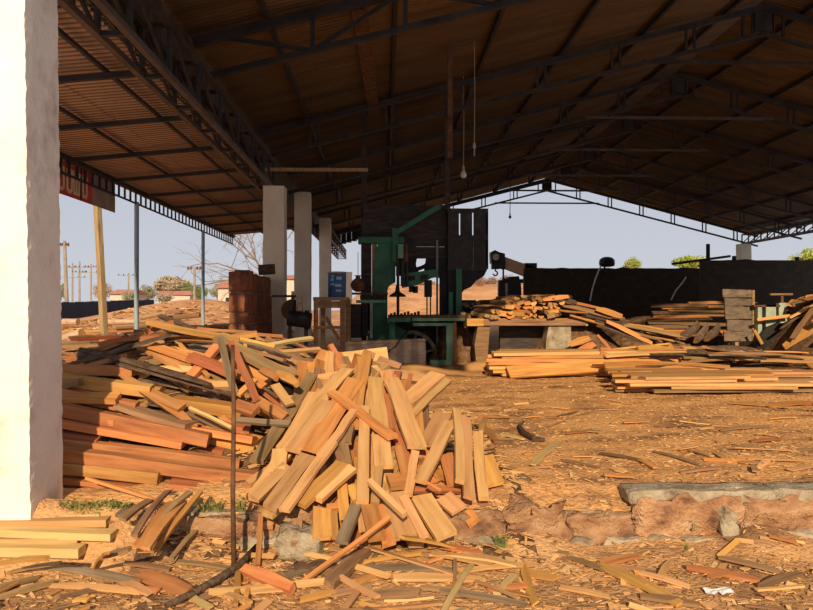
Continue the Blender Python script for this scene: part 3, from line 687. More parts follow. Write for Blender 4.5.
strew(45, (-3.2, -1.1), (5.75, 6.9), slab_z, (.4, 1.1), (.08, .15), [R_, O_, B_, 'beam'], '%s barked slab wedged between the beam stack and the slab heap', 'slabs wedged behind the beam stack', az=(-.1, .25), lift=(.02, .28))
strew(45, (-4.3, -2.9), (7.5, 14.0), slab_z, (.6, 1.6), (.06, .15), [R_, B_, B_, B_, O_], '%s slab in the scattered heap under the lean-to', 'slabs under the lean-to', az=(-.2, .5))
GS = 'slab heap before the block wall'
for (x0, y0, x1, y1, wp, th, D0, D1, mat, kd, lab) in (
        (218, 346, 184, 385, 9, .05, 6.5, 6.15, O_, 'board', 'bright orange-red plank leaning steeply on the slab heap'),
        (220, 338, 235, 394, 7, .03, 6.3, 5.9, G_, 'board', 'grey plank leaning upright beside the rusty rod'),
        (231, 342, 257, 402, 7, .03, 6.2, 5.8, R_, 'board', 'curved red-brown strip leaning beside the rusty rod'),
        (245, 349, 312, 338, 4.5, .03, 7.2, 7.9, 'pale', 'board', 'long pale lath on top of the slab heap pointing at the wooden stand'),
        (262, 354, 320, 349, 4.5, .03, 7.0, 7.6, Y_, 'board', 'long yellow lath below the pale one on the slab heap'),
        (222, 335, 275, 347, 3.5, .03, 7.3, 7.2, O_, 'board', 'thin bowed orange strip on top of the slab heap'),
        (204, 386, 233, 386, 8, .06, 6.0, 6.0, Y_, 'board', 'short yellow block end in the slab heap beside the leaning red plank'),
        (117, 361, 156, 362, 8, .06, 6.7, 6.6, R_, 'slab', 'red barked slab lying behind the topmost beam'),
        (156, 358, 202, 362, 9, .06, 6.8, 6.6, Y_, 'slab', 'yellowish barked slab lying behind the beam stack'),
        (140, 372, 200, 371, 9, .06, 6.4, 6.3, Y_, 'slab', 'low yellow slab between beam stack and leaning red plank'),
        (262, 371, 277, 379, 10, .07, 6.2, 6.0, R_, 'slab', 'barked slab end with fresh red cut in the slab heap'),
        (277, 374, 297, 385, 11, .07, 6.2, 5.95, O_, 'slab', 'barked slab end with fresh orange cut in the slab heap'),
        (190, 408, 232, 428, 3, .03, 5.8, 5.6, 'pale', 'board', 'pale splinter stuck between beams and heap'),
        (237, 420, 290, 424, 6, .03, 5.7, 5.6, G_, 'board', 'grey flat strip between beam stack and offcut heap'),
        (255, 380, 238, 395, 6, .03, 6.1, 5.9, O_, 'board', 'short orange strip in the slab heap under the red cut slab'),
        (275, 385, 290, 405, 9, .03, 6.0, 5.85, Y_, 'board', 'short yellow board between slab heap and offcut heap'),
        (255, 400, 285, 418, 10, .05, 5.85, 5.75, R_, 'board', 'red block between slab heap and offcut heap'),
        (235, 405, 256, 412, 12, .05, 5.8, 5.7, R_, 'board', 'square red block beside the rusty rod'),
        (150, 330, 178, 333, 8, .06, 10.5, 10.4, B_, 'board', 'flat brown plank lying in the yard debris'),
        (160, 316, 195, 330, 4.5, .06, 11.5, 10.2, 'bark', 'board', 'blackened plank slanting over the yard debris'),
        (164, 328, 184, 338, 4, .06, 10.2, 9.4, 'bark', 'board', 'short blackened plank below the slanting one'),
        (128, 343, 151, 348, 5, .04, 8.0, 7.8, 'pale', 'board', 'bright yellow strip lying in the yard debris'),
        (175, 347, 215, 335, 9, .07, 8.0, 8.4, B_, 'slab', 'barked slab tilted up in the yard debris beside the block wall')):
    tag(wood_piece('slab_offcut' if kd == 'slab' else 'plank', P(x0, y0, D0), P(x1, y1, D1), wp * (D0 + D1) / 2 / FPX, th, mat, (0, -.7, .7), kd, taper=.3 if kd == 'slab' else 0), lab, 'slab' if kd == 'slab' else 'plank')
a, b = P(232.5, 345, 4.55), P(234, 574, 4.36)
m_ = MB(); m_.tube([a, a.lerp(b, .3) + Vector((.006, 0, 0)), a.lerp(b, .65) + Vector((-.004, 0, 0)), b], [.013, .0145, .0155, .0165], 8)
tag(m_.build('rod', 'rust', origin=b, smooth=True), 'rusty thin rod standing upright before the beam stack and plinth', 'rod')

# --- fresh planks on the ground before the pillar ---------------------------------------------
GP = 'yellow planks on the ground before the white pillar'
for k, (x0, y0, x1, y1, h, D, lab) in enumerate([(-20, 549, 82, 551, 12, 4.42, 'thick yellow plank lowest in the stack before the white pillar'), (-20, 540, 80, 538, 7, 4.5, 'yellow plank with a weathered streak in the stack before the white pillar'),
        (-20, 530, 114, 535, 9, 4.5, 'longest yellow plank in the stack before the white pillar'), (-20, 523, 109, 521, 9, 4.58, 'yellow plank with a dark knot near its end before the white pillar'), (-20, 518, 103, 514, 7, 4.66, 'topmost flat yellow plank in the stack before the white pillar')]):
    hh = h * D / FPX
    tag(wood_piece('plank', P(x0, y0, D + .05), P(x1, y1, D + .03), .10, hh * .8, 'pale' if k % 2 == 0 else Y_, (0, -.05, 1), 'board', jit=.03, skew=.08), lab, 'plank', GP)

# ------------------------------------------------------------------ the bandsaw mill
DB = 16.5
def poly(pts, D): return [P(x, y, D) for (x, y) in pts]
def pbox(m_, x0, y0, x1, y1, D, dep, mi=0):           # upright box between two photo pixels, dep metres deep
    a, b = P(x0, y1, D), P(x1, y0, D)
    return m_.box(((a.x + b.x) / 2, D + dep / 2, (a.z + b.z) / 2), (abs(b.x - a.x), dep, abs(b.z - a.z)), mi)
def part(name, mat, parent, fn, smooth=False):
    m_ = MB(); fn(m_); return m_.build(name, mat, parent, smooth=smooth)
bs = empty('bandsaw', P(400, 350, DB)); bs.location.z = 0
tag(bs, 'tall green cast iron bandsaw mill with dark wooden guard boards', 'bandsaw')
part('frame_column', 'green', bs, lambda m: m.prism(poly([(378, 240), (395.5, 240), (395.5, 282), (392, 283.5), (389, 286), (387.5, 290), (387.5, 322), (394, 326), (407, 331), (407, 348), (366, 348), (369, 330), (373, 296), (375, 262)], DB), (0, .5, 0)))
part('top_beam', 'green', bs, lambda m: pbox(m, 358, 237, 404, 243, DB - .05, .4))
part('raking_brace', 'green', bs, lambda m: m.bar(P(396, 233, DB - .12), P(440, 206, DB - .12), .12, .12))
part('brace_post', 'green', bs, lambda m: pbox(m, 392.5, 228, 398, 262, DB - .12, .16))
def wheel(cx, cy, D, r, name, mat, prt):
    c = P(cx, cy, D); m_ = MB(); n = 40
    ring = []
    for k in range(n):
        a = 2 * math.pi * k / n
        for (rr, yy) in ((r, 0), (r, .16), (r * .86, .16), (r * .86, 0)): ring.append((c.x + rr * math.cos(a), D + yy, c.z + rr * math.sin(a)))
    fs = []
    for k in range(n):
        for q in range(4): fs.append((4 * k + q, 4 * k + (q + 1) % 4, 4 * ((k + 1) % n) + (q + 1) % 4, 4 * ((k + 1) % n) + q))
    m_.add(ring, fs); w_ = m_.build(name, mat, prt)
    for k in range(6):
        a = k * math.pi / 3 + .3; part('spoke', mat, w_, lambda m: m.bar((c.x, D + .08, c.z), (c.x + r * .88 * math.cos(a), D + .08, c.z + r * .88 * math.sin(a)), .05, .09, up=(0, 1, 0)))
    part('hub', mat, w_, lambda m: m.tube([(c.x, D - .05, c.z), (c.x, D + .25, c.z)], .11, 12))
    return w_
wheel(412, 244, DB + .6, .68, 'upper_wheel', 'rust', bs)
wheel(411, 357, DB + .05, .64, 'lower_wheel', 'cement', bs)
part('saw_blade', 'blade', bs, lambda m: pbox(m, 436.2, 240, 438.2, 345, DB + .06, .05))
part('guide_arm', 'green', bs, lambda m: m.prism(poly([(401, 274), (437, 269), (439, 277), (432, 278), (418, 285), (402, 288)], DB - .1), (0, .05, 0)))
for (xa, ya, xb, yb_) in ((405, 276.5, 415, 281), (420.5, 275, 428, 279.5)):
    part('arm_pocket', 'black', bs, lambda m: m.prism(poly([(xa, ya), (xb, ya - 1), (xb, yb_ - 1), (xa, yb_ + .5)], DB - .108), (0, .012, 0)))
for (xa, xb, w_) in ((398, 398, .035), (402.5, 402.5, .045), (407, 407, .03)):
    part('guide_rod', 'steel', bs, lambda m: m.tube([P(xa, 246, DB - .15), P(xb, 316 if xa < 400 else 286, DB - .15)], w_, 8))
part('gear_housing', 'green_worn', bs, lambda m: pbox(m, 398, 244, 403.5, 258, DB - .25, .14))
part('tension_rod', 'rust', bs, lambda m: m.tube([P(406, 244, DB - .2), P(406, 262, DB - .2)], .05, 8))
cc = P(397.5, 296, DB - .15)
part('oil_cone', 'black', bs, lambda m: m.lathe(cc, [(.20, -.02), (.19, .02), (.06, .10), (.035, .26)], 14))
for (xa, ya, xb, yb_) in ((409, 286, 415, 292), (413, 286, 418, 293), (424.5, 280, 432, 297)):
    part('guide_block', 'black', bs, lambda m: pbox(m, xa, ya, xb, yb_, DB - .18, .14))
for xa in (427, 430.5): part('hanger_rod', 'steel', bs, lambda m: m.tube([P(xa, 296, DB - .12), P(xa, 317, DB - .12)], .018, 6))
# sooty guard boards behind and above the frame
for k, (ya, yb_, xa, xb) in enumerate(((205, 219.4, 363, 447), (219.8, 232.5, 361.5, 447), (232.9, 246.5, 396, 447.5), (246.9, 258.5, 397, 447.5), (232.8, 237.2, 361, 394))):
    part('guard_board', 'dark_wood', bs, lambda m: pbox(m, xa, ya, xb, yb_, DB + .34 + .02 * (k % 2), .04))
for (xa, ya, xb, yb_) in ((361, 243, 371.5, 331), (371.8, 243, 377, 305), (362, 300, 374, 331)):
    part('guard_board', 'dark_wood' if xa < 371 else 'brown', bs, lambda m: pbox(m, xa, ya, xb, yb_, DB + .12, .05))
part('wheel_guard', 'black', bs, lambda m: m.prism(poly([(426, 258), (447, 258), (447, 322), (439.5, 322), (439.5, 278), (430, 275), (424, 270)], DB + .3), (0, .06, 0)))
part('lower_guard', 'black', bs, lambda m: m.prism(poly([(396, 258), (417, 258), (416, 264), (417, 270), (421, 273), (404, 276), (396, 276)], DB + .3), (0, .06, 0)))
# wheel cabinet on the far side
cab = empty('guard_cabinet', P(468, 330, DB + .1)); cab.location.z = 0
tag(cab, 'sooty wooden guard cabinet with two slots beside the bandsaw blade', 'cabinet')
DC = DB + .15
for (xa, xb) in ((448, 459), (460.4, 472.2), (473.6, 488)):
    part('board', 'cabinet_wood', cab, lambda m: pbox(m, xa, 209, xb, 236.6, DC, .05))
for (xa, xb) in ((448, 473.4), (473.7, 481), (481.3, 488)):
    part('board', 'cabinet_wood', cab, lambda m: pbox(m, xa, 237.2, xb, 268.5, DC, .05))
part('rail', 'cabinet_wood', cab, lambda m: pbox(m, 447.5, 235.2, 488.3, 240.5, DC - .03, .04))
part('rail', 'cabinet_wood', cab, lambda m: pbox(m, 447.5, 208.5, 488.3, 212.5, DC - .03, .04))
part('rail', 'cabinet_wood', cab, lambda m: pbox(m, 447.5, 266, 487, 270.5, DC - .03, .04))
part('side_panel', 'cabinet_wood', cab, lambda m: pbox(m, 486, 209, 488.3, 269, DC, .6))
part('belly', 'black', cab, lambda m: m.prism(poly([(448, 270), (487, 270), (484, 276), (476, 281), (471, 287), (464, 290), (460, 296), (459, 322), (448, 322)], DC + .05), (0, .45, 0)))
part('green_post', 'green', cab, lambda m: pbox(m, 456, 269, 462, 318, DC - .08, .12))
part('green_post', 'green', cab, lambda m: pbox(m, 449, 292, 453, 318, DC - .1, .12))
for (xa, xb) in ((361.5, 366.5), (445, 449.5)):
    o = MB(); a, b = P(xa, 300, DB + .5), P(xb, 300, DB + .5)
    X = (a.x + b.x) / 2
    o.box((X, DB + .5, (roof_z(X) - .02) / 2), (b.x - a.x, .1, roof_z(X) - .02))
    tag(o.build('timber_post', 'dark_wood', origin=(X, DB + .5, 0)), 'sooty upright post reaching the roof %s' % ('left of the bandsaw frame beside the guard boards' if xa < 400 else 'between guard boards and guard cabinet'), 'post')
part('pit_board', 'dark_wood', bs, lambda m: pbox(m, 388, 321, 447, 368, DB + .75, .05))
part('pit_board', 'dark_wood', bs, lambda m: pbox(m, 447.5, 300, 476, 345, DB + .8, .05))
# saw table
tb = empty('saw_table', P(430, 365, DB - .9)); tb.location.z = 0; tag(tb, 'long green steel saw table in front of the bandsaw', 'table')
DT = DB - .9
part('table_top', 'rust', tb, lambda m: pbox(m, 388, 315, 468, 318.2, DT, .9))
part('apron', 'green_worn', tb, lambda m: pbox(m, 410, 318.2, 468, 321, DT - .01, .08))
part('rail', 'green', tb, lambda m: pbox(m, 387, 318, 412, 322, DT - .02, .1))
part('rail', 'green_worn', tb, lambda m: pbox(m, 413, 323, 454, 326, DT + .02, .1))
part('leg', 'green_worn', tb, lambda m: pbox(m, 446.5, 323, 453.5, 366, DT, .18))
part('leg_board', 'orange', tb, lambda m: pbox(m, 453.8, 322, 456.5, 365, DT + .02, .2))
part('foot', 'green_worn', tb, lambda m: pbox(m, 430, 360, 453, 367, DT - .1, .3))
part('leg', 'green', tb, lambda m: pbox(m, 389, 322, 395, 350, DT + .3, .15))
for k in range(9):
    xa = 390 + k * 3.4; part('chain_block', 'black', tb, lambda m: pbox(m, xa, 313.2 - (k % 3), xa + 2.6, 316, DT - .04, .06))
# sideboard box in front
bx = empty('sideboard_box', P(392, 370, 14.6)); bx.location.z = 0; tag(bx, 'weathered plank box covering the saw pit before the bandsaw', 'box')
part('front_board', 'box_wood', bx, lambda m: m.prism(poly([(344, 345), (425.5, 341.5), (426, 355.5), (344, 357)], 14.6), (0, .05, 0)))
part('front_board', 'box_wood', bx, lambda m: m.prism(poly([(344, 357.3), (426, 355.8), (425.5, 370.5), (344, 370.5)], 14.6), (0, .05, 0)))
part('lid_board', 'box_wood', bx, lambda m: m.prism(poly([(343, 345), (426, 341), (426, 339), (343, 342)], 14.57), (0, .5, 0)))
part('end_board', 'brown', bx, lambda m: pbox(m, 424, 341.5, 426, 370, 14.65, .45))
m_ = MB(); pts = [P(412, 318, 15.4), P(409, 330, 15.0), P(401, 338, 14.5), P(396, 346, 14.5), P(388, 352, 14.45), P(380, 357, 14.4)]
m_.tube(pts, .014, 6); tag(m_.build('cable', 'black', origin=pts[-1]), 'black cable sagging from the saw table over the plank box', 'cable')
# pipe rack, pot, stand and drum left of the bandsaw
sh = empty('machine_shelf', P(372, 350, DB - .35)); sh.location.z = 0; tag(sh, 'rusty ledge bracket with stacked flanges beside the green saw column', 'bracket')
for (xa, ya, xb, yb_, mt) in ((352, 292.5, 388, 294.5, 'rust'), (360, 295, 384, 299.5, 'black'), (356, 300, 386, 303, 'green_worn'), (362, 303, 368, 336, 'black'), (370, 303, 372.5, 338, 'pale_green'), (350, 304, 361, 338, 'dark_wood')):
    part('flange' if ya < 302 else 'upright', mt, sh, lambda m: pbox(m, xa, ya, xb, yb_, DB - .35, .3))
pc = P(358, 299, DB - .3)
pot = empty('hanging_pot', pc); tag(pot, 'round rusty brown pot standing on the ledge beside the bandsaw', 'pot')
part('body', 'rust', pot, lambda m: m.lathe((pc.x, pc.y, pc.z + .165), [(.05, 0), (.13, .05), (.175, .14), (.175, .2), (.12, .28), (.06, .32), (.055, .36), (.085, .39)], 20), smooth=True)
part('wire', 'steel', pot, lambda m: m.tube([(pc.x, pc.y, pc.z + .5), (pc.x, pc.y, pc.z + 1.1)], .008, 6))
DSn = 14.2
st = empty('wooden_stand', P(332, 355, DSn)); st.location.z = 0; tag(st, 'rough wooden trestle stand carrying the blue drum', 'stand')
part('top_board', 'brown', st, lambda m: pbox(m, 313, 297, 348, 300.5, DSn, .5))
part('apron_board', 'brown', st, lambda m: pbox(m, 314, 301, 346, 308, DSn + .02, .05))
part('apron_board', 'brown', st, lambda m: pbox(m, 314, 301, 346, 307, DSn + .42, .05))
for (xa, xb, dd) in ((313.5, 318, 0), (340, 345, 0), (320.5, 325, .4), (345.5, 350.5, .4)):
    z1 = P(xa, 299, DSn + dd).z
    def f(m):
        a, b = P(xa, 300, DSn + dd), P(xb, 300, DSn + dd); m.box(((a.x + b.x) / 2, DSn + dd + .05, z1 / 2 - .03), (b.x - a.x, .09, z1 + .06))
    part('leg', 'brown', st, f)
part('diagonal_brace', 'brown', st, lambda m: m.bar(P(326, 317, DSn + .2), P(339, 340, DSn + .2), .05, .07))
part('lower_rail', 'brown', st, lambda m: pbox(m, 318, 326, 342, 329, DSn + .2, .05))
bd = P(337, 297, DSn + .25)
dr = empty('drum', bd); tag(dr, 'blue metal oil drum with pale printing on the wooden stand', 'drum')
rr = 9.2 * DSn / FPX; hh = P(337, 272, DSn + .25).z - bd.z
part('body', 'blue', dr, lambda m: m.lathe(bd, [(rr * .97, 0), (rr, .02), (rr, hh * .33), (rr * 1.03, hh * .345), (rr, hh * .36), (rr, hh * .65), (rr * 1.03, hh * .665), (rr, hh * .68), (rr, hh - .03), (rr * 1.03, hh - .01), (rr * 1.03, hh), (rr * .95, hh), (rr * .95, hh - .02)], 28))
part('rim', 'cement', dr, lambda m: m.lathe((bd.x, bd.y, bd.z + hh), [(rr * 1.04, -.03), (rr * 1.05, 0), (rr * .9, .004)], 28))
for (u, v, wd, ht) in ((-.45, .82, .16, .05), (.3, .74, .3, .06), (-.5, .68, .2, .06), (.2, .45, .35, .05), (-.45, .5, .25, .03), (.25, .25, .3, .04)):
    def f(m):
        n = 5; vs = []
        for q in range(n + 1):
            a = -math.pi / 2 + u + wd * (q / n - .5) * 2
            for zz in (v * hh - ht / 2, v * hh + ht / 2): vs.append((bd.x + rr * 1.012 * math.cos(a), bd.y + rr * 1.012 * math.sin(a), bd.z + zz))
        m.add(vs, [(2 * q, 2 * q + 2, 2 * q + 3, 2 * q + 1) for q in range(n)])
    part('printing', 'drum_print', dr, f)
# dark motor by the block wall
mo = empty('electric_motor', P(297, 340, 14)); mo.location.z = 0; tag(mo, 'dark belt motor on an iron frame between block wall and wooden stand', 'motor')
part('motor_body', 'black', mo, lambda m: m.tube([P(288, 318, 14), P(311, 321, 14)], .16, 14))
part('end_bell', 'black', mo, lambda m: m.tube([P(305, 320, 14), P(309, 320, 14)], .2, 14))
part('pulley', 'rust', mo, lambda m: m.tube([P(292, 310, 14.1), P(292.5, 310, 14.3)], .22, 18))
part('belt_arm', 'steel', mo, lambda m: m.bar(P(293, 297, 14), P(289, 322, 14), .06, .06))
part('iron_frame', 'steel', mo, lambda m: pbox(m, 272, 295, 296, 297.2, 14, .05))
part('switch_box', 'cement', mo, lambda m: pbox(m, 296, 296, 302, 311, 13.95, .1))
for xa in (290, 306): part('leg', 'steel', mo, lambda m: m.bar(P(xa, 322, 14), (P(xa, 322, 14).x, 14, -.02), .07, .07, up=(0, 1, 0)))

# short laterite block wall
bw = empty('block_wall_stub', (P(236, 330, 13.2).x, 13.2, 0)); tag(bw, kind='structure'); bw.name = 'wall_laterite'
x0 = P(228.5, 300, 13.0).x; x1 = P(244, 300, 13.0).x
rows = [(-.05, .30), (.27, .62), (.64, .98), (1.0, 1.20), (1.22, 1.58), (1.60, 2.02)]
for q, (za, zb) in enumerate(rows):
    for kx in range(7):
        if q == 5 and kx == 6: continue
        L_ = .5; ya = 13.0 + kx * L_
        zt = zb + (rng.uniform(-.06, .02) if q == 5 else 0)
        rough_block('brick', ((x0 + x1) / 2 + rng.uniform(-.01, .01), ya + L_ / 2, (za + zt) / 2), (x1 - x0, L_ - .025, zt - za), 'laterite_red', bw, .018, q * 9 + kx, 2)
part('mortar', 'cement', bw, lambda m: m.box(((x0 + x1) / 2, 14.75, .95), (x1 - x0 - .05, 3.4, 2.0)))
a = P(266, 270, 14.6); tag(wood_piece('log_stub', P(259, 270, 14.6), P(275, 269, 14.6), .24, .22, B_, kind='log', jit=.15), 'short dark log lying on top of the laterite block wall', 'log')

# ------------------------------------------------------------------ loading bench with slabs
DBe = 15.2
be = empty('log_bench', P(528, 366, DBe)); be.location.z = 0; tag(be, 'low bench of one thick timber slab on two blocks, loaded with slabs', 'bench')
part('bench_top', 'orange', be, lambda m: pbox(m, 467, 318.5, 588, 326, DBe, .8))
part('bench_top_edge', 'brown', be, lambda m: pbox(m, 484, 319, 586, 325.5, DBe - .03, .05))
zleg = P(476, 326, DBe).z
def fleg(m):
    a = [P(478, 326, DBe + .05), P(490, 326, DBe + .05), P(488.5, 345, DBe + .05), P(487, 366, DBe + .05), P(476.5, 366, DBe + .05), P(474.5, 345, DBe + .05)]
    m.prism(a, (0, .45, 0))
part('block_leg', 'brown', be, fleg)
part('block_leg', 'cement', be, lambda m: m.prism(poly([(549, 326), (571, 326), (571, 368), (546, 368), (546, 342)], DBe + .05), (0, .45, 0)))
part('block_leg', 'dark_wood', be, lambda m: pbox(m, 500, 326, 545, 368, DBe + .65, .15))
GBn = 'slabs piled on the log bench'
def bench_piece(px_, py_, D, an, L, wp, th, mat, kd, dz=0.0, lab=None, upj=.3):
    c = P(px_, py_, D); d = Vector((math.cos(an), math.sin(an), 0)) * L
    d.z = dz
    o = wood_piece('sawn_billet', c, c + d, wp * D / FPX, th, mat, (rng.gauss(0, upj), rng.gauss(-.1, upj), 1), kd, taper=rng.uniform(0, .3) if kd == 'slab' else 0, jit=.08)
    tag(o, lab, 'slab', GBn)
cn = {'orange': 'orange', 'red': 'red', 'brown': 'brown', 'yellow': 'yellow', 'gray': 'grey', 'bark': 'dark barked', 'beam': 'ruddy'}
for row, (yy, xa, xb, n) in enumerate(((318, 486, 552, 11), (313.5, 488, 560, 11), (309, 498, 562, 10), (305, 506, 566, 9), (301, 514, 570, 7), (298.5, 522, 566, 5))):
    for q in range(n):
        x = xa + (xb - xa) * (q + rng.uniform(.1, .9)) / n; mat = rng.choice([O_, O_, Y_, O_, B_])
        bench_piece(x, yy - rng.uniform(0, 2.5), DBe - .12 + .06 * row + rng.uniform(-.08, .1), math.pi / 2 + rng.gauss(.15, .35), rng.uniform(.7, 1.2), rng.uniform(5, 9), rng.uniform(.06, .12), mat, rng.choice(['slab', 'board', 'slab']), rng.uniform(-.02, .08),
                    '%s slab piled on the log bench with its sawn end toward the yard' % cn[mat])
for q in range(62):       # slabs sliding off toward the right
    t = rng.random(); x = 548 + t * 95; y = 297 + t * 34 + rng.uniform(-1, 15 * (1 - t * .5)); mat = rng.choice([O_, B_, B_, R_, O_, 'bark'])
    a = P(x, y, DBe + rng.uniform(-.1, .7)); L = rng.uniform(.5, 1.3); sl = -rng.uniform(.10, .42) * L
    o = wood_piece('slab_offcut', a, a + Vector((L * .95, rng.uniform(-.35, .35), sl)), rng.uniform(.09, .19), rng.uniform(.03, .07), mat, (rng.gauss(0, .2), -.5, 1), 'slab' if mat != 'bark' else 'board', taper=rng.uniform(.1, .5), jit=.08, bow=rng.gauss(0, .02))
    tag(o, '%s slab in the pile sliding off the right side of the log bench' % cn[mat], 'slab', 'slabs sliding off the log bench')
def lump_z(X, Y):
    h = .95 * math.exp(-((X - 1.7) / .5) ** 4 - ((Y - 16.7) / .4) ** 4) + 1.05 * math.exp(-((X - 4.15) / .75) ** 2 - ((Y - 15.9) / .6) ** 2) + .55 * math.exp(-((X - 5.0) / .7) ** 2 - ((Y - 15.8) / .6) ** 2)
    return H(X, Y) - .03 + h + .04 * N(X, Y, 2, 4)
tag(grid_mesh('bark_mound', frange(.9, 6.8, 50), frange(14.6, 17.6, 30), lump_z, 'core'), 'dark bark debris under the slabs beside the log bench', 'debris', kind='stuff')
for (x0, y0, x1, y1, wp, D) in ((543, 300, 569, 297, 6, 15.3), (570, 345, 590, 338, 9, 14.9), (578, 352, 595, 344, 9, 14.9), (597, 335, 612, 352, 4, 14.8), (606, 322, 652, 344, 6, 15.0), (596, 309, 622, 317, 8, 15.1)):
    tag(wood_piece('slab_offcut', P(x0, y0, D), P(x1, y1, D - .1), wp * D / FPX, .06, O_, (0, -.8, .6), 'slab', taper=.35), 'large bright orange slab flake beside the log bench pile', 'slab', 'slabs sliding off the log bench')

def board_stack(n_rows, x0, x1, y_top, y_bot, Dn, Df, mats, label, group, L=(2.2, 3.6), h=.05, per=3, jx=12):
    for r_i in range(n_rows):
        t = r_i / max(1, n_rows - 1)
        for q in range(per):
            D = Dn + (Df - Dn) * (q + rng.uniform(-.2, .2)) / per + (1 - t) * 0
            z = h * (n_rows - 1 - r_i) + h / 2 + H(0, D) + .02
            xs_ = P(x0 + rng.uniform(-jx, jx), 300, D).x; ln = min(rng.uniform(*L), P(x1, 300, D).x - xs_ + .4)
            dy = rng.uniform(-.1, .1); mat = rng.choice(mats)
            o = wood_piece('plank', (xs_, D, z + rng.uniform(-.008, .008)), (xs_ + ln, D + dy, z + rng.uniform(-.008, .02)), rng.uniform(.14, .24), h * .85, mat, (rng.gauss(0, .03), rng.gauss(-.05, .05), 1), jit=.02, skew=.12)
            tag(o, label % cn[mat], 'plank', group)
for q in range(16):
    x = rng.uniform(462, 500); y = rng.uniform(302, 320); mat = rng.choice([G_, 'bark', G_, B_])
    a = P(x, y, 16.4 + rng.uniform(-.2, .3)); tag(wood_piece('sawn_billet', a, a + Vector((rng.uniform(.2, .6), rng.uniform(.2, .7), rng.uniform(-.1, .1))), rng.uniform(.1, .2), rng.uniform(.08, .16), mat, (rng.gauss(0, .3), 0, 1), rng.choice(['log', 'slab']), jit=.1), '%s billet in the dim rubble between guard cabinet and log bench' % cn[mat], 'billet', 'billets behind the bench')
# long boards before the bench
board_stack(7, 496, 690, 345, 375, 12.9, 13.8, [Y_, O_, Y_], '%s long board in the tidy stack before the log bench', 'board stack before the log bench', L=(2.4, 3.9), h=.066, per=4, jx=11)
for (x0, y0, x1, y1, wp, D) in ((508, 372, 640, 362, 14, 12.6), (600, 352, 672, 362, 10, 12.9), (640, 353, 674, 350, 16, 13.2)):
    tag(wood_piece('plank', P(x0, y0, D), P(x1, y1, D + .2), wp * D / FPX, .05, O_, (0, -.8, .6)), 'broad orange board leaning on the stack before the log bench', 'plank', 'board stack before the log bench')
# flatter boards to the right
board_stack(5, 640, 830, 375, 405, 10.3, 11.9, [Y_, O_, Y_, B_], '%s board in the low spread of boards right of the log bench', 'low board spread right of the bench', L=(1.5, 3.0), h=.05, per=7, jx=34)
strew(40, (4.6, 8.6), (11.6, 14.6), lambda X, Y: H(X, Y) + .18 + .2 * math.exp(-((X - 6) / 1.2) ** 2 - ((Y - 13.5) / 1) ** 2), (.9, 2.4), (.12, .24), [O_, Y_, B_, O_], '%s slab in the loose layer behind the low board spread', 'loose slabs behind the board spread', az=(0.05, .3), lift=(0, .14))
def right_z(X, Y):
    h = 1.3 * math.exp(-((X - 10.6) / 1.6) ** 4 - ((Y - 15.8) / 1.5) ** 4) + .25 * math.exp(-((X - 8) / 2.5) ** 4 - ((Y - 13) / 2) ** 4)
    return H(X, Y) - .03 + h + .03 * N(X, Y, 1, 4)
tag(grid_mesh('slab_mound', frange(4.5, 13, 50), frange(10.8, 18.2, 50), right_z, 'core'), 'dark debris under the slab pile by the pale green machine', 'debris', kind='stuff')
strew(60, (9.2, 12.4), (14.2, 17.2), right_z, (.8, 2.0), (.12, .26), [O_, O_, R_, Y_, B_], '%s slab in the tall pile beside the pale green machine', 'slab pile by the green machine', az=(0.1, .3), lift=(.02, .3))
strew(26, (8.2, 12.5), (11.5, 14.0), right_z, (.5, 1.4), (.1, .22), [B_, O_, B_, R_], '%s slab scattered at the foot of the tall pile', 'slabs at the foot of the tall pile', az=(0.1, .6))
# long slabs in the shade further back
for k in range(14):
    x0 = rng.uniform(628, 690); y = 304 + k * 2.4; D = 19.5 - k * .12; mat = rng.choice([B_, O_, B_])
    a = P(x0, y, D); tag(wood_piece('slab_offcut', a, a + Vector((rng.uniform(1.4, 2.6), rng.uniform(-.2, .2), rng.uniform(-.08, .05))), rng.uniform(.2, .34), .07, mat, (0, -.3, 1), 'slab', taper=.15), '%s long slab in the low pile before the back wall' % cn[mat], 'slab', 'long slabs before the back wall')
def bp_z(X, Y): return H(X, Y) - .03 + 1.1 * math.exp(-((X - 7.9) / 1.7) ** 4 - ((Y - 19.6) / 1.3) ** 4)
tag(grid_mesh('bark_mound', frange(5.4, 10.4, 30), frange(17.4, 21.6, 30), bp_z, 'core'), 'dark debris under the long slabs before the back wall', 'debris', kind='stuff')
# curved troughs of bark
for (xa, ya, xb, yb_) in ((682, 338, 697, 327), (697, 340, 706, 328), (708, 338, 718, 328)):
    tag(wood_piece('slab_offcut', P(xa, ya, 15.6), P(xb, yb_, 15.9), .28, .14, B_, (0, .6, .5), 'slab', bow=-.06), 'curved hollow bark slab propped beside the grey board panel', 'slab', 'hollow bark slabs')
# upright panel of five grey boards
DPn = 16.2
pn = empty('plank_screen', P(740, 345, DPn)); pn.location.z = .35; tag(pn, 'upright panel of five grey weathered boards beside the pale green machine', 'panel')
for k, (ya, yb_, xa) in enumerate(((289, 297.3, 722.5), (297.8, 305.5, 724.5), (306, 319, 725), (319.5, 331, 727), (331.5, 341, 724))):
    part('board', 'old_board', pn, lambda m: m.prism(poly([(xa, ya), (753.5, ya + 1), (753, yb_ + (1.5 if k == 3 else 0)), (xa + .5, yb_)], DPn), (0, .05, 0)))
part('batten', 'brown', pn, lambda m: pbox(m, 752.5, 290, 754.8, 345, DPn - .03, .1))
part('batten', 'brown', pn, lambda m: m.box((P(738, 300, DPn).x, DPn + .08, .75), (.08, .05, 1.6)))
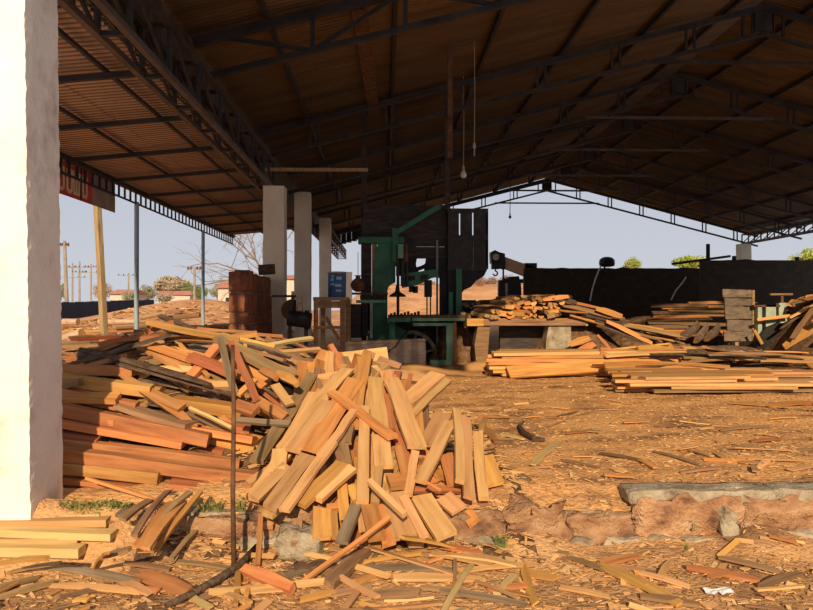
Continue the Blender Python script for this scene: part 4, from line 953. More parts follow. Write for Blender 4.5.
# pale green machine
DG = 16.0
gm = empty('edging_machine', P(772, 345, DG)); gm.location.z = 0; tag(gm, 'pale green iron machine frame with a T handle on top', 'machine')
for (xa, xb, ya, yb_, mt) in ((758, 762, 306, 340, 'pale_green'), (766, 776, 305, 335, 'pale_green'), (779, 787, 303, 323, 'pale_green'), (754, 780, 305, 307, 'rust'), (762, 766, 308, 340, 'black'), (776, 779.5, 307, 330, 'black')):
    part('plate', mt, gm, lambda m: pbox(m, xa, ya, xb, yb_, DG + (.1 if mt == 'black' else 0), .12))
part('post', 'rust', gm, lambda m: pbox(m, 781, 294, 783.5, 305, DG + .03, .05))
part('handle', 'brown', gm, lambda m: pbox(m, 770.5, 293.3, 793, 295.2, DG, .08))
part('skirt', 'black', gm, lambda m: m.prism(poly([(766, 328), (780, 322), (786, 340), (788, 352), (756, 352), (760, 336)], DG - .1), (0, .3, 0)))
part('leg', 'steel', gm, lambda m: m.box((P(760, 300, DG).x, DG + .1, .4), (.1, .1, .9)))
part('leg', 'steel', gm, lambda m: m.box((P(784, 300, DG).x, DG + .1, .4), (.1, .1, .9)))
for (x0, y0, x1, y1, wp, mat) in ((754, 330, 762, 344, 3, O_), (757, 320, 790, 316, 3, O_)):
    tag(wood_piece('stick', P(x0, y0, DG - .2), P(x1, y1, DG - .2), wp * DG / FPX, .04, mat, (0, -1, .3)), 'thin lath leaning against the pale green machine', 'stick', 'laths on the green machine')

# ------------------------------------------------------------------ hanging things under the roof
for (x, yt, yb_, D, bulb, lab) in ((463.5, 92, 166, 16.6, True, 'bare bulb on a long cord hanging under the roof beside an empty lamp socket'), (474.3, 50, 143, 14.4, False, 'empty lamp socket on a long cord hanging beside the bare bulb'), (510, 200, 213, 36, True, 'small bulb hanging under the far gable against the sky')):
    c = P(x, yb_, D); r = empty('pendant_lamp', c); tag(r, lab, 'lamp')
    zt = roof_z(c.x) + .17
    part('cord', 'cord' if D < 20 else 'black', r, lambda m: m.tube([(c.x, D, c.z), (c.x + .01, D, (c.z + zt) / 2), (c.x, D, zt)], .011 if D < 20 else .02, 6))
    part('socket', 'socket' if D < 20 else 'black', r, lambda m: m.lathe((c.x, D, c.z - .12), [(.028, 0), (.032, .03), (.03, .1), (.015, .13)], 12))
    if bulb: part('bulb', 'bulb' if D < 20 else 'black', r, lambda m: m.lathe((c.x, D, c.z - .30), [(.01, 0), (.06, .03), (.078, .08), (.06, .14), (.03, .19)], 16), smooth=True)
    else: part('stem', 'socket', r, lambda m: m.tube([(c.x, D, c.z - .12), (c.x, D, c.z - .28)], .014, 8))
a, b = P(262, 169.5, 16.2), P(368, 170, 16.2)
tag(MB().bar(a, b, .07, .075).build('wooden_pole', 'pole_wood', origin=(a + b) / 2), 'pale horizontal pole from the column top to the sooty post', 'pole')
for (x0, y0, x1, y1, wp, lab) in ((356, 28, 369, 128, 11, 'rusty brown plank lying along the purlins over the bandsaw'), ):
    a = P(356, 20, 1); X = -.42
    tag(MB().bar((X, 11.2, roof_z(X) + .02), (X + .15, 17.4, roof_z(X) + .05), .26, .03).build('plank', 'rust'), lab, 'plank')
X = P(449, 60, 14.5).x
tag(MB().box((X, 14.3, (4.55 + roof_z(X)) / 2), (.1, .1, roof_z(X) - 4.3)).build('timber_strut', 'rust', origin=(X, 14.3, 5)), 'rusty brown strut hanging from the roof over the guard boards', 'strut')

# ------------------------------------------------------------------ against and behind the back wall
c = P(608, 262, 40.5)
fl = empty('floodlight', P(606, 268, 40.6)); tag(fl, 'black drum-shaped floodlight on top of the dark back wall', 'floodlight')
part('housing', 'black', fl, lambda m: m.lathe((c.x, 40.7, c.z - .28), [(.2, 0), (.42, .05), (.46, .2), (.44, .42), (.3, .55), (.12, .6)], 18), smooth=True)
part('stem', 'black', fl, lambda m: m.tube([P(604.5, 276, 40.7), P(604.5, 258, 40.7)], .06, 8))
pts = [P(603, 262, 40.6), P(599, 270, 40.6), P(595, 280, 40.6), P(592, 290, 40.6), P(590, 301, 40.6)]
tag(MB().tube(pts, .045, 6).build('white_cable', 'white', origin=pts[-1]), 'white cable hanging down the back wall from the floodlight', 'cable')
pts = [P(686, 277, 40.97), P(682, 283, 40.97), P(676, 290, 40.97), P(671, 300, 40.97)]
tag(MB().tube(pts, .04, 6).build('white_hose', 'white', origin=pts[-1]), 'pale hose curving down in the dark beside the taller back wall', 'hose')
for (x, yt, D, lab) in ((708, 244, 34.3, 'dark iron pipe standing up from the taller back wall'), (734, 256, 34.2, 'short dark stub on the taller back wall beside the plaster column'), (797, 257, 34.2, 'short dark stub on the taller back wall before the bright tree')):
    a, b = P(x, 262, D), P(x, yt, D); tag(MB().tube([(a.x, D, a.z - .3), b], .1, 8).build('pipe_stub', 'black', origin=a), lab, 'pipe')
a, b = P(672, 264, 34.15), P(730, 256.2, 34.15); tag(MB().bar(a, b, .14, .12).build('iron_bar', 'black', origin=a), 'dark iron bar lying aslant over the top of the back wall', 'bar')
# truck crane
DK = 46
ck = empty('truck_crane', P(515, 300, DK)); ck.location.z = 0; tag(ck, 'parked truck crane with dusty orange boom and hook block beyond the shed', 'crane')
part('boom', 'crane_boom', ck, lambda m: m.prism(poly([(504, 256.5), (548, 272), (548, 285), (530, 278), (504, 268)], DK), (0, .6, 0)))
part('boom_head', 'black', ck, lambda m: m.prism(poly([(491, 252), (495, 250), (499, 252), (505, 253.5), (505.5, 269), (500, 268), (498, 264), (491.5, 263)], DK - .1), (0, .8, 0)))
part('sheave', 'cement', ck, lambda m: m.tube([P(496, 257, DK - .15), P(496, 257, DK - .2)], .22, 14))
hk = part('hook_block', 'black', ck, lambda m: pbox(m, 492, 261, 499, 269, DK - .1, .4))
def fh(m):
    c_ = P(495.3, 273.3, DK + .1); pts_ = [c_ + Vector((0, 0, .35))] + [c_ + Vector((.15 * math.sin(t), 0, .15 * math.cos(t))) for t in [i * .45 for i in range(11)]]
    m.tube(pts_, .05, 8)
part('hook', 'black', hk, fh)
part('luffing_rod', 'black', ck, lambda m: m.tube([P(503.3, 266, DK), P(503.3, 282, DK)], .06, 8))
part('winch', 'black', ck, lambda m: pbox(m, 525, 263, 537, 268, DK, .5))
part('cabin', 'black', ck, lambda m: m.prism(poly([(508, 277), (519, 276), (521, 284), (523, 315), (508, 315)], DK), (0, 1.5, 0)))
part('outrigger', 'black', ck, lambda m: m.prism(poly([(499, 280), (505, 280), (506.5, 315), (498.5, 315)], DK), (0, .5, 0)))
part('chassis', 'black', ck, lambda m: pbox(m, 503, 279, 524, 283, DK + .1, .4))
part('chassis', 'black', ck, lambda m: pbox(m, 500, 305, 560, 312, DK + .1, 1.6))

# ------------------------------------------------------------------ yard on the left
strew(50, (-9, -3.4), (14, 30), H, (.9, 2.2), (.1, .24), [R_, B_, B_, B_, O_, 'beam'], '%s slab lying in the red earth of the yard', 'slabs strewn over the yard', az=(-.1, .5), lift=(0, .06), thr=(.05, .14))
strew(40, (-5.6, -3.3), (13, 21), lambda X, Y: H(X, Y) + .30 * sstep(-5.6, -4.4, X), (.8, 2.2), (.12, .26), [R_, B_, O_, 'beam'], '%s slab in the yard heap left of the laterite wall', 'yard heap by the laterite wall', az=(-.15, .45), lift=(0, .2), thr=(.05, .12))
for k, (x0, y0, x1, y1, r, D, mat) in enumerate(((60, 341, 82, 334, 11, 17, 'yellow'), (58, 348, 72, 347, 9, 15, 'brown'), (98, 322, 136, 322, 6, 25, 'brown'), (116, 327, 150, 325, 6, 22, 'orange'), (63, 322, 78, 322, 7, 26, 'yellow'), (140, 318, 166, 313, 5, 28, 'orange'), (118, 335, 160, 331, 5, 18, 'brown'), (168, 318, 200, 315, 5, 24, 'red'))):
    tag(wood_piece('log', P(x0, y0, D), P(x1, y1, D), r * D / FPX, r * D / FPX, mat, kind='log', jit=.12, bark='brown' if k % 2 else 'box_wood'), 'felled log lying on the red earth between wooden pole and black fence' if x0 < 100 else 'felled log lying in the yard behind the pale blue post', 'log', 'felled logs in the yard %d' % (x0 < 100))
b_ = P(104.5, 345, 18.5); t_ = P(96.5, 190, 18.5)
tag(MB().bar((b_.x + .03, b_.y, -.1), t_, .145, .145, up=(.5, 1, 0)).build('wooden_pole', 'pole_wood', origin=b_), 'squared wooden pole leaning slightly behind the red banner', 'pole')
# black sheet fence
fe = empty('sheet_fence', P(100, 320, 80)); tag(fe, 'long blue-black corrugated sheet fence at the far side of the yard', 'fence')
f0 = P(40, 303, 56); f1 = P(154, 300, 106)
for q in range(26):
    a = f0.lerp(f1, q / 26); b = f0.lerp(f1, (q + .985) / 26); zt = lerp_tab([(0, P(40, 302.5, 56).z), (1, P(154, 299.5, 106).z)], q / 26) + rng.uniform(-.04, .04)
    def f(m):
        vs = []; nn = 16
        d = (b - a); nv = Vector((d.y, -d.x, 0)).normalized()
        for w_ in range(nn + 1):
            p_ = a + d * (w_ / nn) + nv * (.04 if w_ % 2 else -.04); vs += [(p_.x, p_.y, zt), (p_.x, p_.y, -1.0)]
        m.add(vs, [(2 * w_, 2 * w_ + 2, 2 * w_ + 3, 2 * w_ + 1) for w_ in range(nn)])
    part('sheet', 'fence', fe, f)
# utility poles
def util(x, yt, D, lab, arms=(), lean=0.0, r=.16):
    t_ = P(x, yt, D); z0 = H(t_.x, D) - .3; rt = empty('utility_pole', (t_.x, D, z0)); tag(rt, lab, 'utility pole')
    part('pole', 'util_pole', rt, lambda m: m.tube([(t_.x + lean, D, z0), t_], [r * 1.2, r * .8], 8))
    for (ya, hw) in arms:
        c_ = P(x, ya, D); ar = part('crossarm', 'util_pole', rt, lambda m: m.bar((c_.x - hw, D - .1, c_.z), (c_.x + hw, D - .1, c_.z), .12, .14))
        for sgn in (-1, -.5, .5, 1):
            part('insulator', 'rust', ar, lambda m: m.lathe((c_.x + hw * sgn * .92, D - .1, c_.z), [(.09, 0), (.14, .1), (.1, .28), (.05, .35)], 8))
util(64.5, 241, 78, 'tall weathered utility pole beside the white pillar', ((246, .5),), .35, .22)
util(72.5, 263, 150, 'substation pole with short arms left of the tall substation pole', ((267, 1.6), (277.5, 2.8)), r=.2)
util(79.5, 261, 150, 'tallest substation pole in the middle of the cluster', ((267.5, 2.2), (272, 1.6)), r=.22)
util(91, 264, 150, 'substation pole nearest the squared wooden pole', ((267, 1.2), (272.5, 2.6)), r=.2)
util(128.5, 273, 150, 'thin utility pole with a wide crossarm beside the blue post', ((275.5, 2.2),), r=.2)
util(194.5, 267, 75, 'pale utility pole with a short crossarm beyond the earth mound', ((269.5, .7),), r=.14)
# trees
def leaf_cloud(m, c, rx, ry, rz, n, size, r_, clumps=60):
    cl = []
    for q in range(clumps):
        v = Vector((r_.gauss(0, 1), r_.gauss(0, 1), r_.gauss(0, 1))).normalized() * r_.uniform(.35, .85)
        cl.append((Vector((c[0] + v.x * rx, c[1] + v.y * ry, c[2] + v.z * rz)), r_.uniform(.2, .4)))
    vs, fs = [], []
    for q in range(n):
        cc_, cr_ = cl[q % clumps]; v = Vector((r_.gauss(0, 1), r_.gauss(0, 1), r_.gauss(0, 1))).normalized() * cr_ * r_.uniform(.6, 1)
        p = cc_ + Vector((v.x * rx, v.y * ry, v.z * rz)); s_ = size * r_.uniform(.6, 1.4)
        u_ = Vector((r_.gauss(0, 1), r_.gauss(0, 1), r_.gauss(0, 1))).normalized(); w_ = u_.cross(Vector((r_.gauss(0, 1), r_.gauss(0, 1), r_.gauss(0, 1)))).normalized()
        b_ = len(vs); vs += [p + u_ * s_, p + w_ * s_ * .6, p - u_ * s_, p - w_ * s_ * .6]; fs.append((b_, b_ + 1, b_ + 2, b_ + 3))
    m.add(vs, fs)
def tree(x0, x1, yt, yb_, D, leaf, lab, group=None, n=900, trunk=True, seed=0, name='tree'):
    r_ = random.Random(seed); a, b = P(x0, yb_, D), P(x1, yt, D); cx, rx = (a.x + b.x) / 2, (b.x - a.x) / 2; cz, rz = (a.z + b.z) / 2, (b.z - a.z) / 2
    z0 = min(H(cx, D), a.z) - .2; rt = empty(name, (cx, D, z0)); tag(rt, lab, 'tree' if name == 'tree' else 'shrub', group)
    part('foliage', leaf, rt, lambda m: leaf_cloud(m, (cx, D, cz), rx * .8, rx * .7, rz * .8, n * 5, max(rx, rz) * .036, r_))
    def ft(m):
        m.tube([(cx, D, z0), (cx + rx * .05, D, (z0 + cz) / 2), (cx, D, cz)], [rx * .07, rx * .05, rx * .03], 7)
        for q in range(5):
            an = q * 1.3; m.tube([(cx, D, (z0 + cz) / 2 + rz * .1 * q), (cx + math.cos(an) * rx * .5, D + math.sin(an) * rx * .5, cz + rz * .2)], [rx * .04, rx * .015], 5)
    part('trunk', 'trunk', rt, ft)
tree(145, 196, 275, 297, 190, 'leaf_dry', 'broad dry dome-crowned tree behind the earth mound', n=2600, seed=1)
tree(134, 160, 282, 302, 150, 'leaf_dusty_hazed', 'hazy dusty green tree behind the end of the black fence', n=1100, seed=2)
tree(188, 212, 281, 302, 130, 'leaf_green', 'low green tree beyond the mound beside the pale utility pole', n=900, seed=3)
tree(205, 232, 280, 302, 120, 'leaf_dusty_hazed', 'low hazy dusty tree in front of the red-roofed house', n=900, seed=4)
tree(90, 115, 278, 303, 170, 'leaf_dry', 'tall dry tree behind the substation poles', n=1100, seed=5)
tree(52, 68, 280, 303, 140, 'leaf_dusty_hazed', 'hazy dusty tree standing behind the tall weathered utility pole', n=900, seed=6)
tree(178, 198, 279, 300, 170, 'leaf_green', 'green tree at the right flank of the dome-crowned tree', n=800, seed=7)
tree(118, 142, 288, 306, 108, 'leaf_dusty_hazed', 'low hazy dusty tree behind the fence before the long red-roofed building', n=700, seed=12)
tree(152, 178, 291, 305, 96, 'leaf_dry', 'low dry bushy tree on the crest of the earth mound', n=700, seed=13)
tree(618, 645, 255, 275, 80, 'leaf_bright', 'bright yellow-green treetop over the back wall beside the floodlight', n=900, seed=8)
tree(666, 712, 253, 272, 90, 'leaf_bright', 'bright treetop behind the iron bar on the back wall', n=900, seed=9)
tree(786, 850, 243, 280, 70, 'leaf_bright', 'bright yellow-green tree beyond the taller back wall under the eave girder', n=1300, seed=10)
r3 = random.Random(11)
for k in range(30):
    xa = r3.uniform(455, 545) if k < 17 else r3.uniform(300, 445); D = r3.uniform(66, 84); hgt = r3.uniform(9, 16) if k < 17 else r3.uniform(5, 9); yb_ = 308 - (H(P(xa, 300, D).x, D) - 1.3) * FPX / D + 2
    tree(xa, xa + r3.uniform(18, 30), yb_ - hgt, yb_, D, 'scrub', 'dry reddish scrub bush on the earth bank behind the crane and bandsaw', 'dry scrub bushes on the bank', n=350, seed=20 + k, name='shrub')
# leafless tree
bt = empty('bare_tree', (P(275, 300, 42).x, 42, H(P(275, 300, 42).x, 42))); tag(bt, 'leafless tree with fine drooping branches behind the block wall', 'tree')
r2 = random.Random(5)
def limb(m, p, d, L, r, depth):
    pts_ = [p]; q = p.copy(); dd = d.normalized()
    for s_ in range(4):
        dd = (dd + Vector((r2.gauss(0, .16), r2.gauss(0, .16), r2.gauss(0, .12) - .03 * (depth < 2)))).normalized(); q = q + dd * L / 4; pts_.append(q.copy())
    m.tube(pts_, [r, r * .85, r * .7, r * .6, r * .45], 5)
    if depth > 0:
        for s_ in (1, 2, 3, 4):
            if r2.random() < .85:
                nd = (dd + Vector((r2.gauss(0, .6), r2.gauss(0, .6), r2.gauss(.1, .45)))).normalized(); limb(m, pts_[s_], nd, L * .62, r * .5, depth - 1)
base = Vector(bt.location)
part('trunk', 'trunk', bt, lambda m: m.tube([base - Vector((0, 0, .3)), base + Vector((-.2, 0, 2.2))], [.2, .15], 8))
for q, d in enumerate(((-1, 0, .55), (-.8, .3, 1), (-1, -.2, .25), (.2, .2, 1), (-.6, -.3, .8))):
    part('branch', 'trunk', bt, lambda m: limb(m, base + Vector((-.2, 0, 2.0)), Vector(d), 3.4, .07, 3))
# houses
def house(x0, x1, yt, ye, yb_, D, lab, dep=8):
    a, b = P(x0, yb_, D), P(x1, yt, D); ze = P(x0, ye, D).z; z0 = min(a.z, H(a.x, D)) - .3
    rt = empty('house', ((a.x + b.x) / 2, D, z0)); tag(rt, lab, 'house')
    part('wall', 'house_wall', rt, lambda m: m.box(((a.x + b.x) / 2, D + dep / 2, (z0 + ze) / 2), (b.x - a.x, dep, ze - z0)))
    e_ = (b.x - a.x) * .06
    part('roof', 'tile_roof', rt, lambda m: m.prism([(a.x - e_, D - .5, ze), (a.x - e_, D + dep / 2, b.z), (a.x - e_, D + dep + .5, ze), (a.x - e_, D + dep / 2, ze + .1)], (b.x - a.x + 2 * e_, 0, 0)))
    w_ = (b.x - a.x) / 5
    for q in (1, 3):
        part('window', 'black', rt, lambda m: m.box((a.x + w_ * (q + .5), D - .02, (z0 + ze) / 2 + .3), (w_ * .6, .08, (ze - z0) * .3)))
house(110, 131, 289, 294, 304, 130, 'long low red-roofed building behind the black fence')
house(157, 190, 290.5, 295, 304, 150, 'red-roofed building under the dome-crowned dry tree')
house(218, 250, 280, 288, 302, 110, 'red-roofed white house left of the laterite block wall')
house(276, 300, 274, 279, 300, 118, 'white house with red roof seen between the shed columns')
# scrap on the front ground ---------------------------------------------------------------------
def gp(x, y, low=True, z=None):
    zz = LOW if low else 0.0
    for _ in range(3):
        p = PG(x, y, zz); zz = Hlow(p.x, p.y) if low and p.y < EDGE else H(p.x, p.y)
    return PG(x, y, zz)
def scrap(x0, y0, x1, y1, wp, mat, kd='board', th=.012, lab=None, low=True, up=(0, -.2, 1), lift=.012, group=None, name='wood_scrap', bow=.02, dz=(0, 0)):
    a, b = gp(x0, y0, low), gp(x1, y1, low); D = (a.y + b.y) / 2
    horiz = abs(x1 - x0) > abs(y1 - y0)
    wd = wp * D / FPX * (1.45 if horiz else 1.0)
    a.z += lift + th / 2 + dz[0]; b.z += lift + th / 2 + dz[1]
    o = wood_piece(name, a, b, wd, th, mat, up, kd, bow=bow, taper=.3, jit=.1, skew=.4)
    return tag(o, lab, 'wood scrap', group)
GF = 'wood scraps on the trampled ground before the plinth'
def lb(mat): return '%s sawn strip lying on the trampled ground before the stone plinth' % cn.get(mat, 'pale')
for (x0, y0, x1, y1, wp, mat) in ((52, 570, 140, 586, 7, G_), (0, 601, 54, 586, 6, B_), (52, 588, 142, 595, 6, Y_), (95, 573, 107, 557, 6, O_), (103, 561, 130, 553, 6, B_), (10, 575, 60, 566, 5, B_), (0, 590, 40, 580, 6, B_), (60, 600, 110, 590, 5, B_),
        (120, 583, 150, 597, 7, Y_), (124, 566, 170, 572, 6, B_), (130, 575, 175, 583, 6, B_), (0, 567, 48, 562, 5, O_),
        (359, 572, 452, 573, 6, G_), (393, 581, 452, 581, 9, Y_), (402, 541, 454, 551, 6, O_), (363, 566, 422, 557, 3, O_), (351, 592, 375, 578, 7, O_), (440, 549, 482, 556, 7, O_), (459, 575, 537, 567, 5, Y_),
        (478, 560, 512, 569, 8, Y_), (440, 581, 483, 582, 8, Y_), (455, 556, 455, 586, 4, B_), (521, 575, 556, 582, 9, O_), (440, 595, 526, 609, 5, G_), (600, 567, 637, 559, 7, R_), (598, 568, 680, 608, 10, O_), (660, 578, 671, 564, 7, Y_),
        (686, 571, 758, 584, 6, O_), (640, 575, 690, 590, 6, Y_), (570, 560, 610, 575, 5, B_), (720, 560, 780, 575, 6, B_), (560, 590, 610, 600, 6, Y_), (760, 590, 800, 577, 5, B_), (330, 598, 372, 590, 7, B_), (372, 600, 420, 596, 11, B_),
        (200, 603, 232, 590, 5, B_), (300, 604, 335, 596, 6, O_), (305, 570, 345, 561, 8, G_), (285, 580, 330, 566, 7, G_), (226, 598, 250, 607, 5, Y_), (420, 590, 470, 597, 5, B_), (490, 594, 530, 588, 6, O_), (640, 600, 700, 609, 6, B_)):
    scrap(x0, y0, x1, y1, wp, mat, lab=lb(mat), group=GF, th=rng.uniform(.01, .022))
scrap(244, 577, 293, 597, 9, O_, th=.05, lab='thick bright orange slab on the ground before the upright stake', lift=.02, up=(0, -.6, .7))
scrap(366, 556, 329, 590, 11, B_, th=.04, lab='brown rough plank end on the ground beside the slim round stick')
scrap(137, 578, 188, 596, 12, R_, th=.02, lab='pointed red-brown slab flake on the ground before the leaning boards', up=(.1, -.5, .8))
scrap(240, 563, 236, 609, 6, O_, th=.02, lab='orange lath lying toward the yard beside the dark branch')
scrap(249, 590, 244, 609, 5, O_, th=.02, lab='short orange lath lying beside the longer lath and the dark branch')
pts = [gp(257, 555) + Vector((0, 0, .06)), gp(240, 573) + Vector((0, 0, .05)), gp(215, 588) + Vector((0, 0, .04)), gp(190, 600) + Vector((0, 0, .03)), gp(166, 611) + Vector((0, 0, .03))]
tag(MB().tube(pts, [.018, .024, .026, .022, .016], 8).build('branch', 'bark', origin=pts[2], smooth=True), 'dark curved branch lying on the ground at the foot of the rusty rod', 'branch')
GLn = 'boards leaning against the plinth beside the pillar'
for (x0, y0, x1, y1, wp, mat, lab) in ((178, 502, 141, 553, 17, O_, 'broad curled brown board leaning down the plinth before the beam stack'), (200, 491, 155, 553, 5, O_, 'narrow board leaning down the plinth beside the broad curled board'), (168, 491, 134, 538, 6, B_, 'brown strip leaning down the plinth left of the broad curled board'),
        (200, 527, 171, 562, 5, B_, 'short brown strip propped on the foot of the plinth'), (150, 500, 122, 522, 8, B_, 'brown strip lying over the plinth edge by the weeds'), (134, 505, 118, 516, 7, G_, 'small grey strip by the weeds at the plinth edge'), (190, 492, 160, 520, 6, B_, 'thin strip fanned out over the broad curled board')):
    a = P(x0, y0, 4.83); b = gp(x1, y1); a.z = max(a.z, .0) + .0
    a = P(x0, y0, 4.72 if wp > 10 else 4.79); b.z += .03 if wp > 10 else .015
    if b.y > 4.66: b = P(x1, y1, 4.62)
    tag(wood_piece('board', a, b, wp * 4.7 / FPX * 1.0, .02, mat, (0, -.6, .8), bow=.03, jit=.08), lab, 'board', GLn)
tag(wood_piece('stick', P(86, 478, 5.1), P(156, 500, 4.84), .022, .02, O_, (0, 0, 1)), 'thin pale orange stick lying from the beam stack toward the plinth', 'stick')
# cement lump and bark in the middle
rough_block('cement_lump', gp(300, 556) + Vector((0, .08, .06)), (.26, .24, .18), 'cement', None, .05, 4, 6); tag(bpy.data.objects['cement_lump'], 'pale broken lump of cement on the ground below the offcut heap', 'rubble')
o = rough_block('bark_lump', gp(322, 575) + Vector((0, .05, .02)), (.34, .16, .07), 'core', None, .04, 8, 6); tag(o, 'dark grey flat lump of bark before the cement lump', 'rubble')
# scrap on the shed floor
GFl = 'wood scraps on the sawdust floor right of the heap'
for (x0, y0, x1, y1, wp, mat) in ((561, 443, 533, 467, 5, 'pale'), (520, 477, 533, 488, 7, B_), (566, 435, 594, 433, 3, R_), (612, 470, 625, 474, 7, Y_), (653, 453, 700, 467, 3, B_), (740, 464, 764, 466, 4, Y_), (758, 470, 770, 461, 4, Y_), (715, 455, 728, 463, 5, Y_), (690, 452, 712, 458, 4, Y_),
        (790, 472, 813, 468, 5, Y_), (640, 462, 655, 470, 5, O_), (750, 443, 780, 441, 4, R_), (500, 436, 523, 441, 3, 'pale'), (478, 426, 498, 444, 6, O_), (485, 418, 479, 445, 6, Y_), (600, 455, 640, 462, 4, B_), (680, 475, 720, 470, 4, B_), (770, 408, 813, 404, 8, O_), (730, 404, 790, 409, 6, O_), (560, 462, 600, 470, 3, B_), (720, 432, 770, 428, 3, B_)):
    scrap(x0, y0, x1, y1, wp, mat, lab='%s strip lying on the sawdust floor right of the offcut heap' % cn.get(mat, 'pale'), group=GFl, low=False, th=.012)
pts = [gp(545, 443, False), gp(535, 442, False), gp(524, 436, False), gp(519, 429, False), gp(524, 424, False)]
pts = [p + Vector((0, 0, .03)) for p in pts]
tag(MB().tube(pts, [.02, .03, .03, .025, .012], 7).build('bark_curl', 'bark', origin=pts[2]), 'curled dark strip of bark on the sawdust floor', 'bark')
scrap(528, 493, 534, 515, 4, O_, lab='orange sliver hanging over the edge of the stone plinth', low=False, th=.012)
strew(46, (-3.2, .9), (3.3, 4.5), Hlow, (.25, .75), (.02, .05), [Y_, Y_, O_, B_, 'pale'], '%s strip tossed on the trampled ground before the plinth', 'strips tossed before the plinth', name='wood_scrap', kinds=('board',), lift=(0, .03), thr=(.008, .02), az=(.1, .6), cat='wood scrap', tilt=.03, accept=lambda X, Y: not (X < -1.25 and Y > 4.0))
strew(70, (-3.2, 4.5), (3.2, 4.6), accept=lambda X, Y: not (X < -1.5 and Y > 4.1), zfn=Hlow, Lr=(.08, .3), wr=(.015, .045), mats=[Y_, O_, Y_, B_, O_], label='%s small splinter on the trampled ground before the plinth', group='small splinters before the plinth', name='splinter', kinds=('board',), lift=(0, .015), thr=(.006, .014), az=(0, .7), cat='splinter', tilt=.01)
strew(70, (.9, 6.5), (4.95, 9.5), H, (.1, .5), (.015, .05), [Y_, O_, Y_, B_, O_], '%s small splinter on the sawdust floor', 'small splinters on the sawdust floor', name='splinter', kinds=('board',), lift=(0, .015), thr=(.006, .014), az=(0, .5), cat='splinter', tilt=.01)
# paper scrap
pp = gp(719, 594); m_ = MB(); vs = []
for j in range(5):
    for i in range(9): vs.append((pp.x + (i / 8 - .5) * .17 + .01 * N(i, j, 1, 1.1), pp.y + (j / 4 - .5) * .075 + .012 * N(i, j, 4, .9), pp.z + .02 + .022 * N(i, j, 8, .8)))
m_.add(vs, [(j * 9 + i, j * 9 + i + 1, (j + 1) * 9 + i + 1, (j + 1) * 9 + i) for j in range(4) for i in range(8)])
tag(m_.build('paper_scrap', 'paper', origin=pp), 'crumpled white scrap of paper on the trampled ground', 'paper')
# weeds
def weed(c, r, n, lab, group, size=.03, seed=1, h=.09):
    r_ = random.Random(seed); rt = empty('weed', c); tag(rt, lab, 'weed', group); m_ = MB(); st_ = MB()
    for q in range(n):
        an = r_.uniform(0, 6.28); d = r * math.sqrt(r_.random()); tip = Vector((c.x + d * math.cos(an), c.y + d * math.sin(an) * .6, c.z + r_.uniform(.2, 1) * h))
        st_.tube([(c.x + d * .6 * math.cos(an), c.y + d * .4 * math.sin(an), c.z - .01), tip], .002, 4)
        u_ = Vector((r_.gauss(0, 1), r_.gauss(0, 1), r_.gauss(.2, .4))).normalized(); w_ = u_.cross(Vector((0, r_.gauss(0, .4), 1))).normalized(); s_ = size * r_.uniform(.6, 1.3)
        m_.add([tip, tip + u_ * s_ * .5 + w_ * s_ * .32, tip + u_ * s_, tip + u_ * s_ * .5 - w_ * s_ * .32], [(0, 1, 2, 3)])
    m_.build('leaves', 'weed', rt); st_.build('stems', 'weed', rt)
k = 0
for (x, y, r, n) in ((78, 503, .10, 60), (92, 500, .12, 70), (106, 504, .1, 60), (120, 508, .08, 45), (66, 506, .07, 35), (112, 495, .08, 35)):
    c = P(x, y, 4.72); c.z = -.09; weed(c, r, n, 'low green weed sprouting at the foot of the white pillar', 'weeds at the pillar foot', seed=30 + k); k += 1
for (x, y, r, n) in ((206, 498, .07, 40), (216, 500, .05, 30), (240, 499, .05, 25)):
    c = P(x, y, 4.86); c.z = H(c.x, c.y); weed(c, r, n, 'low green weed on the floor edge below the beam ends', 'weeds below the beam ends', seed=30 + k); k += 1
weed(gp(501, 549), .05, 40, 'dark green weed tuft at the foot of the plinth right of the heap', None, seed=77)
weed(P(694, 529, 4.72), .012, 5, 'single small leaf sprig sprouting from the plinth stones', None, .04, 78, .04)
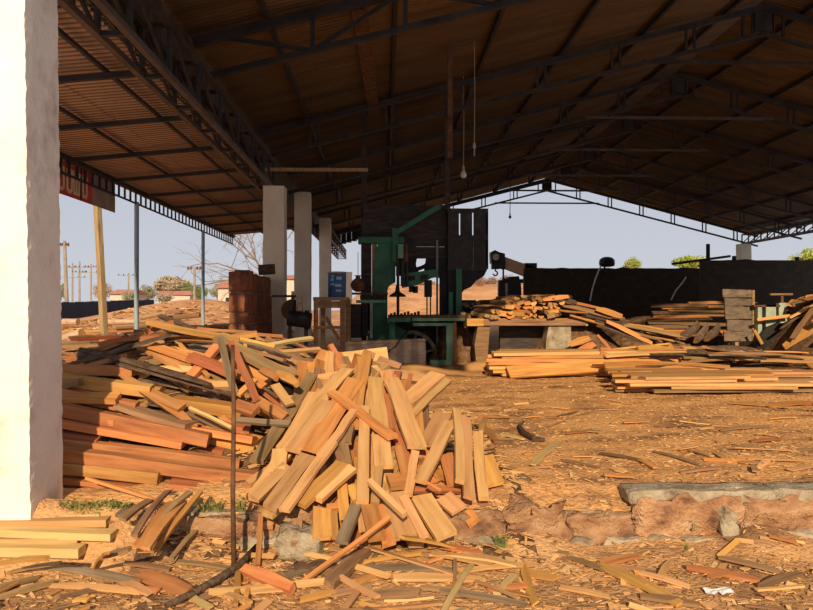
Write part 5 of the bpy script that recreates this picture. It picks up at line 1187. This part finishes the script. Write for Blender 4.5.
weed(gp(687, 551), .012, 6, 'small leaf sprig at the foot of the plinth below the other sprig', None, .045, 79, .06)

# ------------------------------------------------------------------ chips and sawdust litter
def chips(name, n, fx, zfn, lab, seed, sz=(.015, .06)):
    r_ = random.Random(seed); m_ = MB()
    for q in range(n):
        X, Y = fx(r_); L = r_.uniform(*sz) * (1.8 if r_.random() < .15 else 1); wd = L * r_.uniform(.15, .5); th = r_.uniform(.002, .006); an = r_.gauss(0, .9)
        rot = Matrix.Rotation(an, 3, 'Z') @ Matrix.Rotation(r_.gauss(0, .18), 3, 'Y') @ Matrix.Rotation(r_.gauss(0, .25), 3, 'X')
        m_.box((X, Y, zfn(X, Y) + th * .5 + .004), (L, wd, th), 0, rot)
    return tag(m_.build(name, 'chips'), lab, 'wood chips', kind='stuff')
chips('wood_chips', 7000, lambda r_: (r_.uniform(-4, 5), 4.78 - 2.0 * r_.random() ** .8), Hlow, 'wood chips and shavings littering the trampled ground', 1)
chips('wood_chips', 9000, lambda r_: (r_.uniform(-.6, 8.5), 4.82 + 8.0 * r_.random() ** 1.7), H, 'wood chips and shavings littering the sawdust floor', 2, (.01, .05))
chips('wood_chips', 2500, lambda r_: (r_.uniform(-1.6, 1.0), r_.uniform(4.4, 8.5)), heap_z, 'shavings lying over the scrap under the offcut heap', 3, (.03, .12))
chips('wood_chips', 3500, lambda r_: (r_.uniform(-6.3, -.5), r_.uniform(5.6, 15)), slab_z, 'splinters lying over the debris under the slab heap', 4, (.05, .2))
chips('wood_chips', 2500, lambda r_: (r_.uniform(-14, -3.2), r_.uniform(12, 40)), H, 'splinters and bark strewn over the red earth of the yard', 5, (.1, .45))
def dune(X, Y): return H(X, Y) - .02 + .22 * math.exp(-((X - 2.0) / .55) ** 2 - ((Y - 14.3) / .6) ** 2) + .22 * math.exp(-((X - .55) / .8) ** 2 - ((Y - 13.6) / .7) ** 2)
tag(grid_mesh('sawdust_heap', frange(-1.2, 3.4, 46), frange(11.8, 16, 40), dune, 'sawdust'), 'low heap of fresh orange sawdust before the saw table', 'sawdust', kind='stuff')
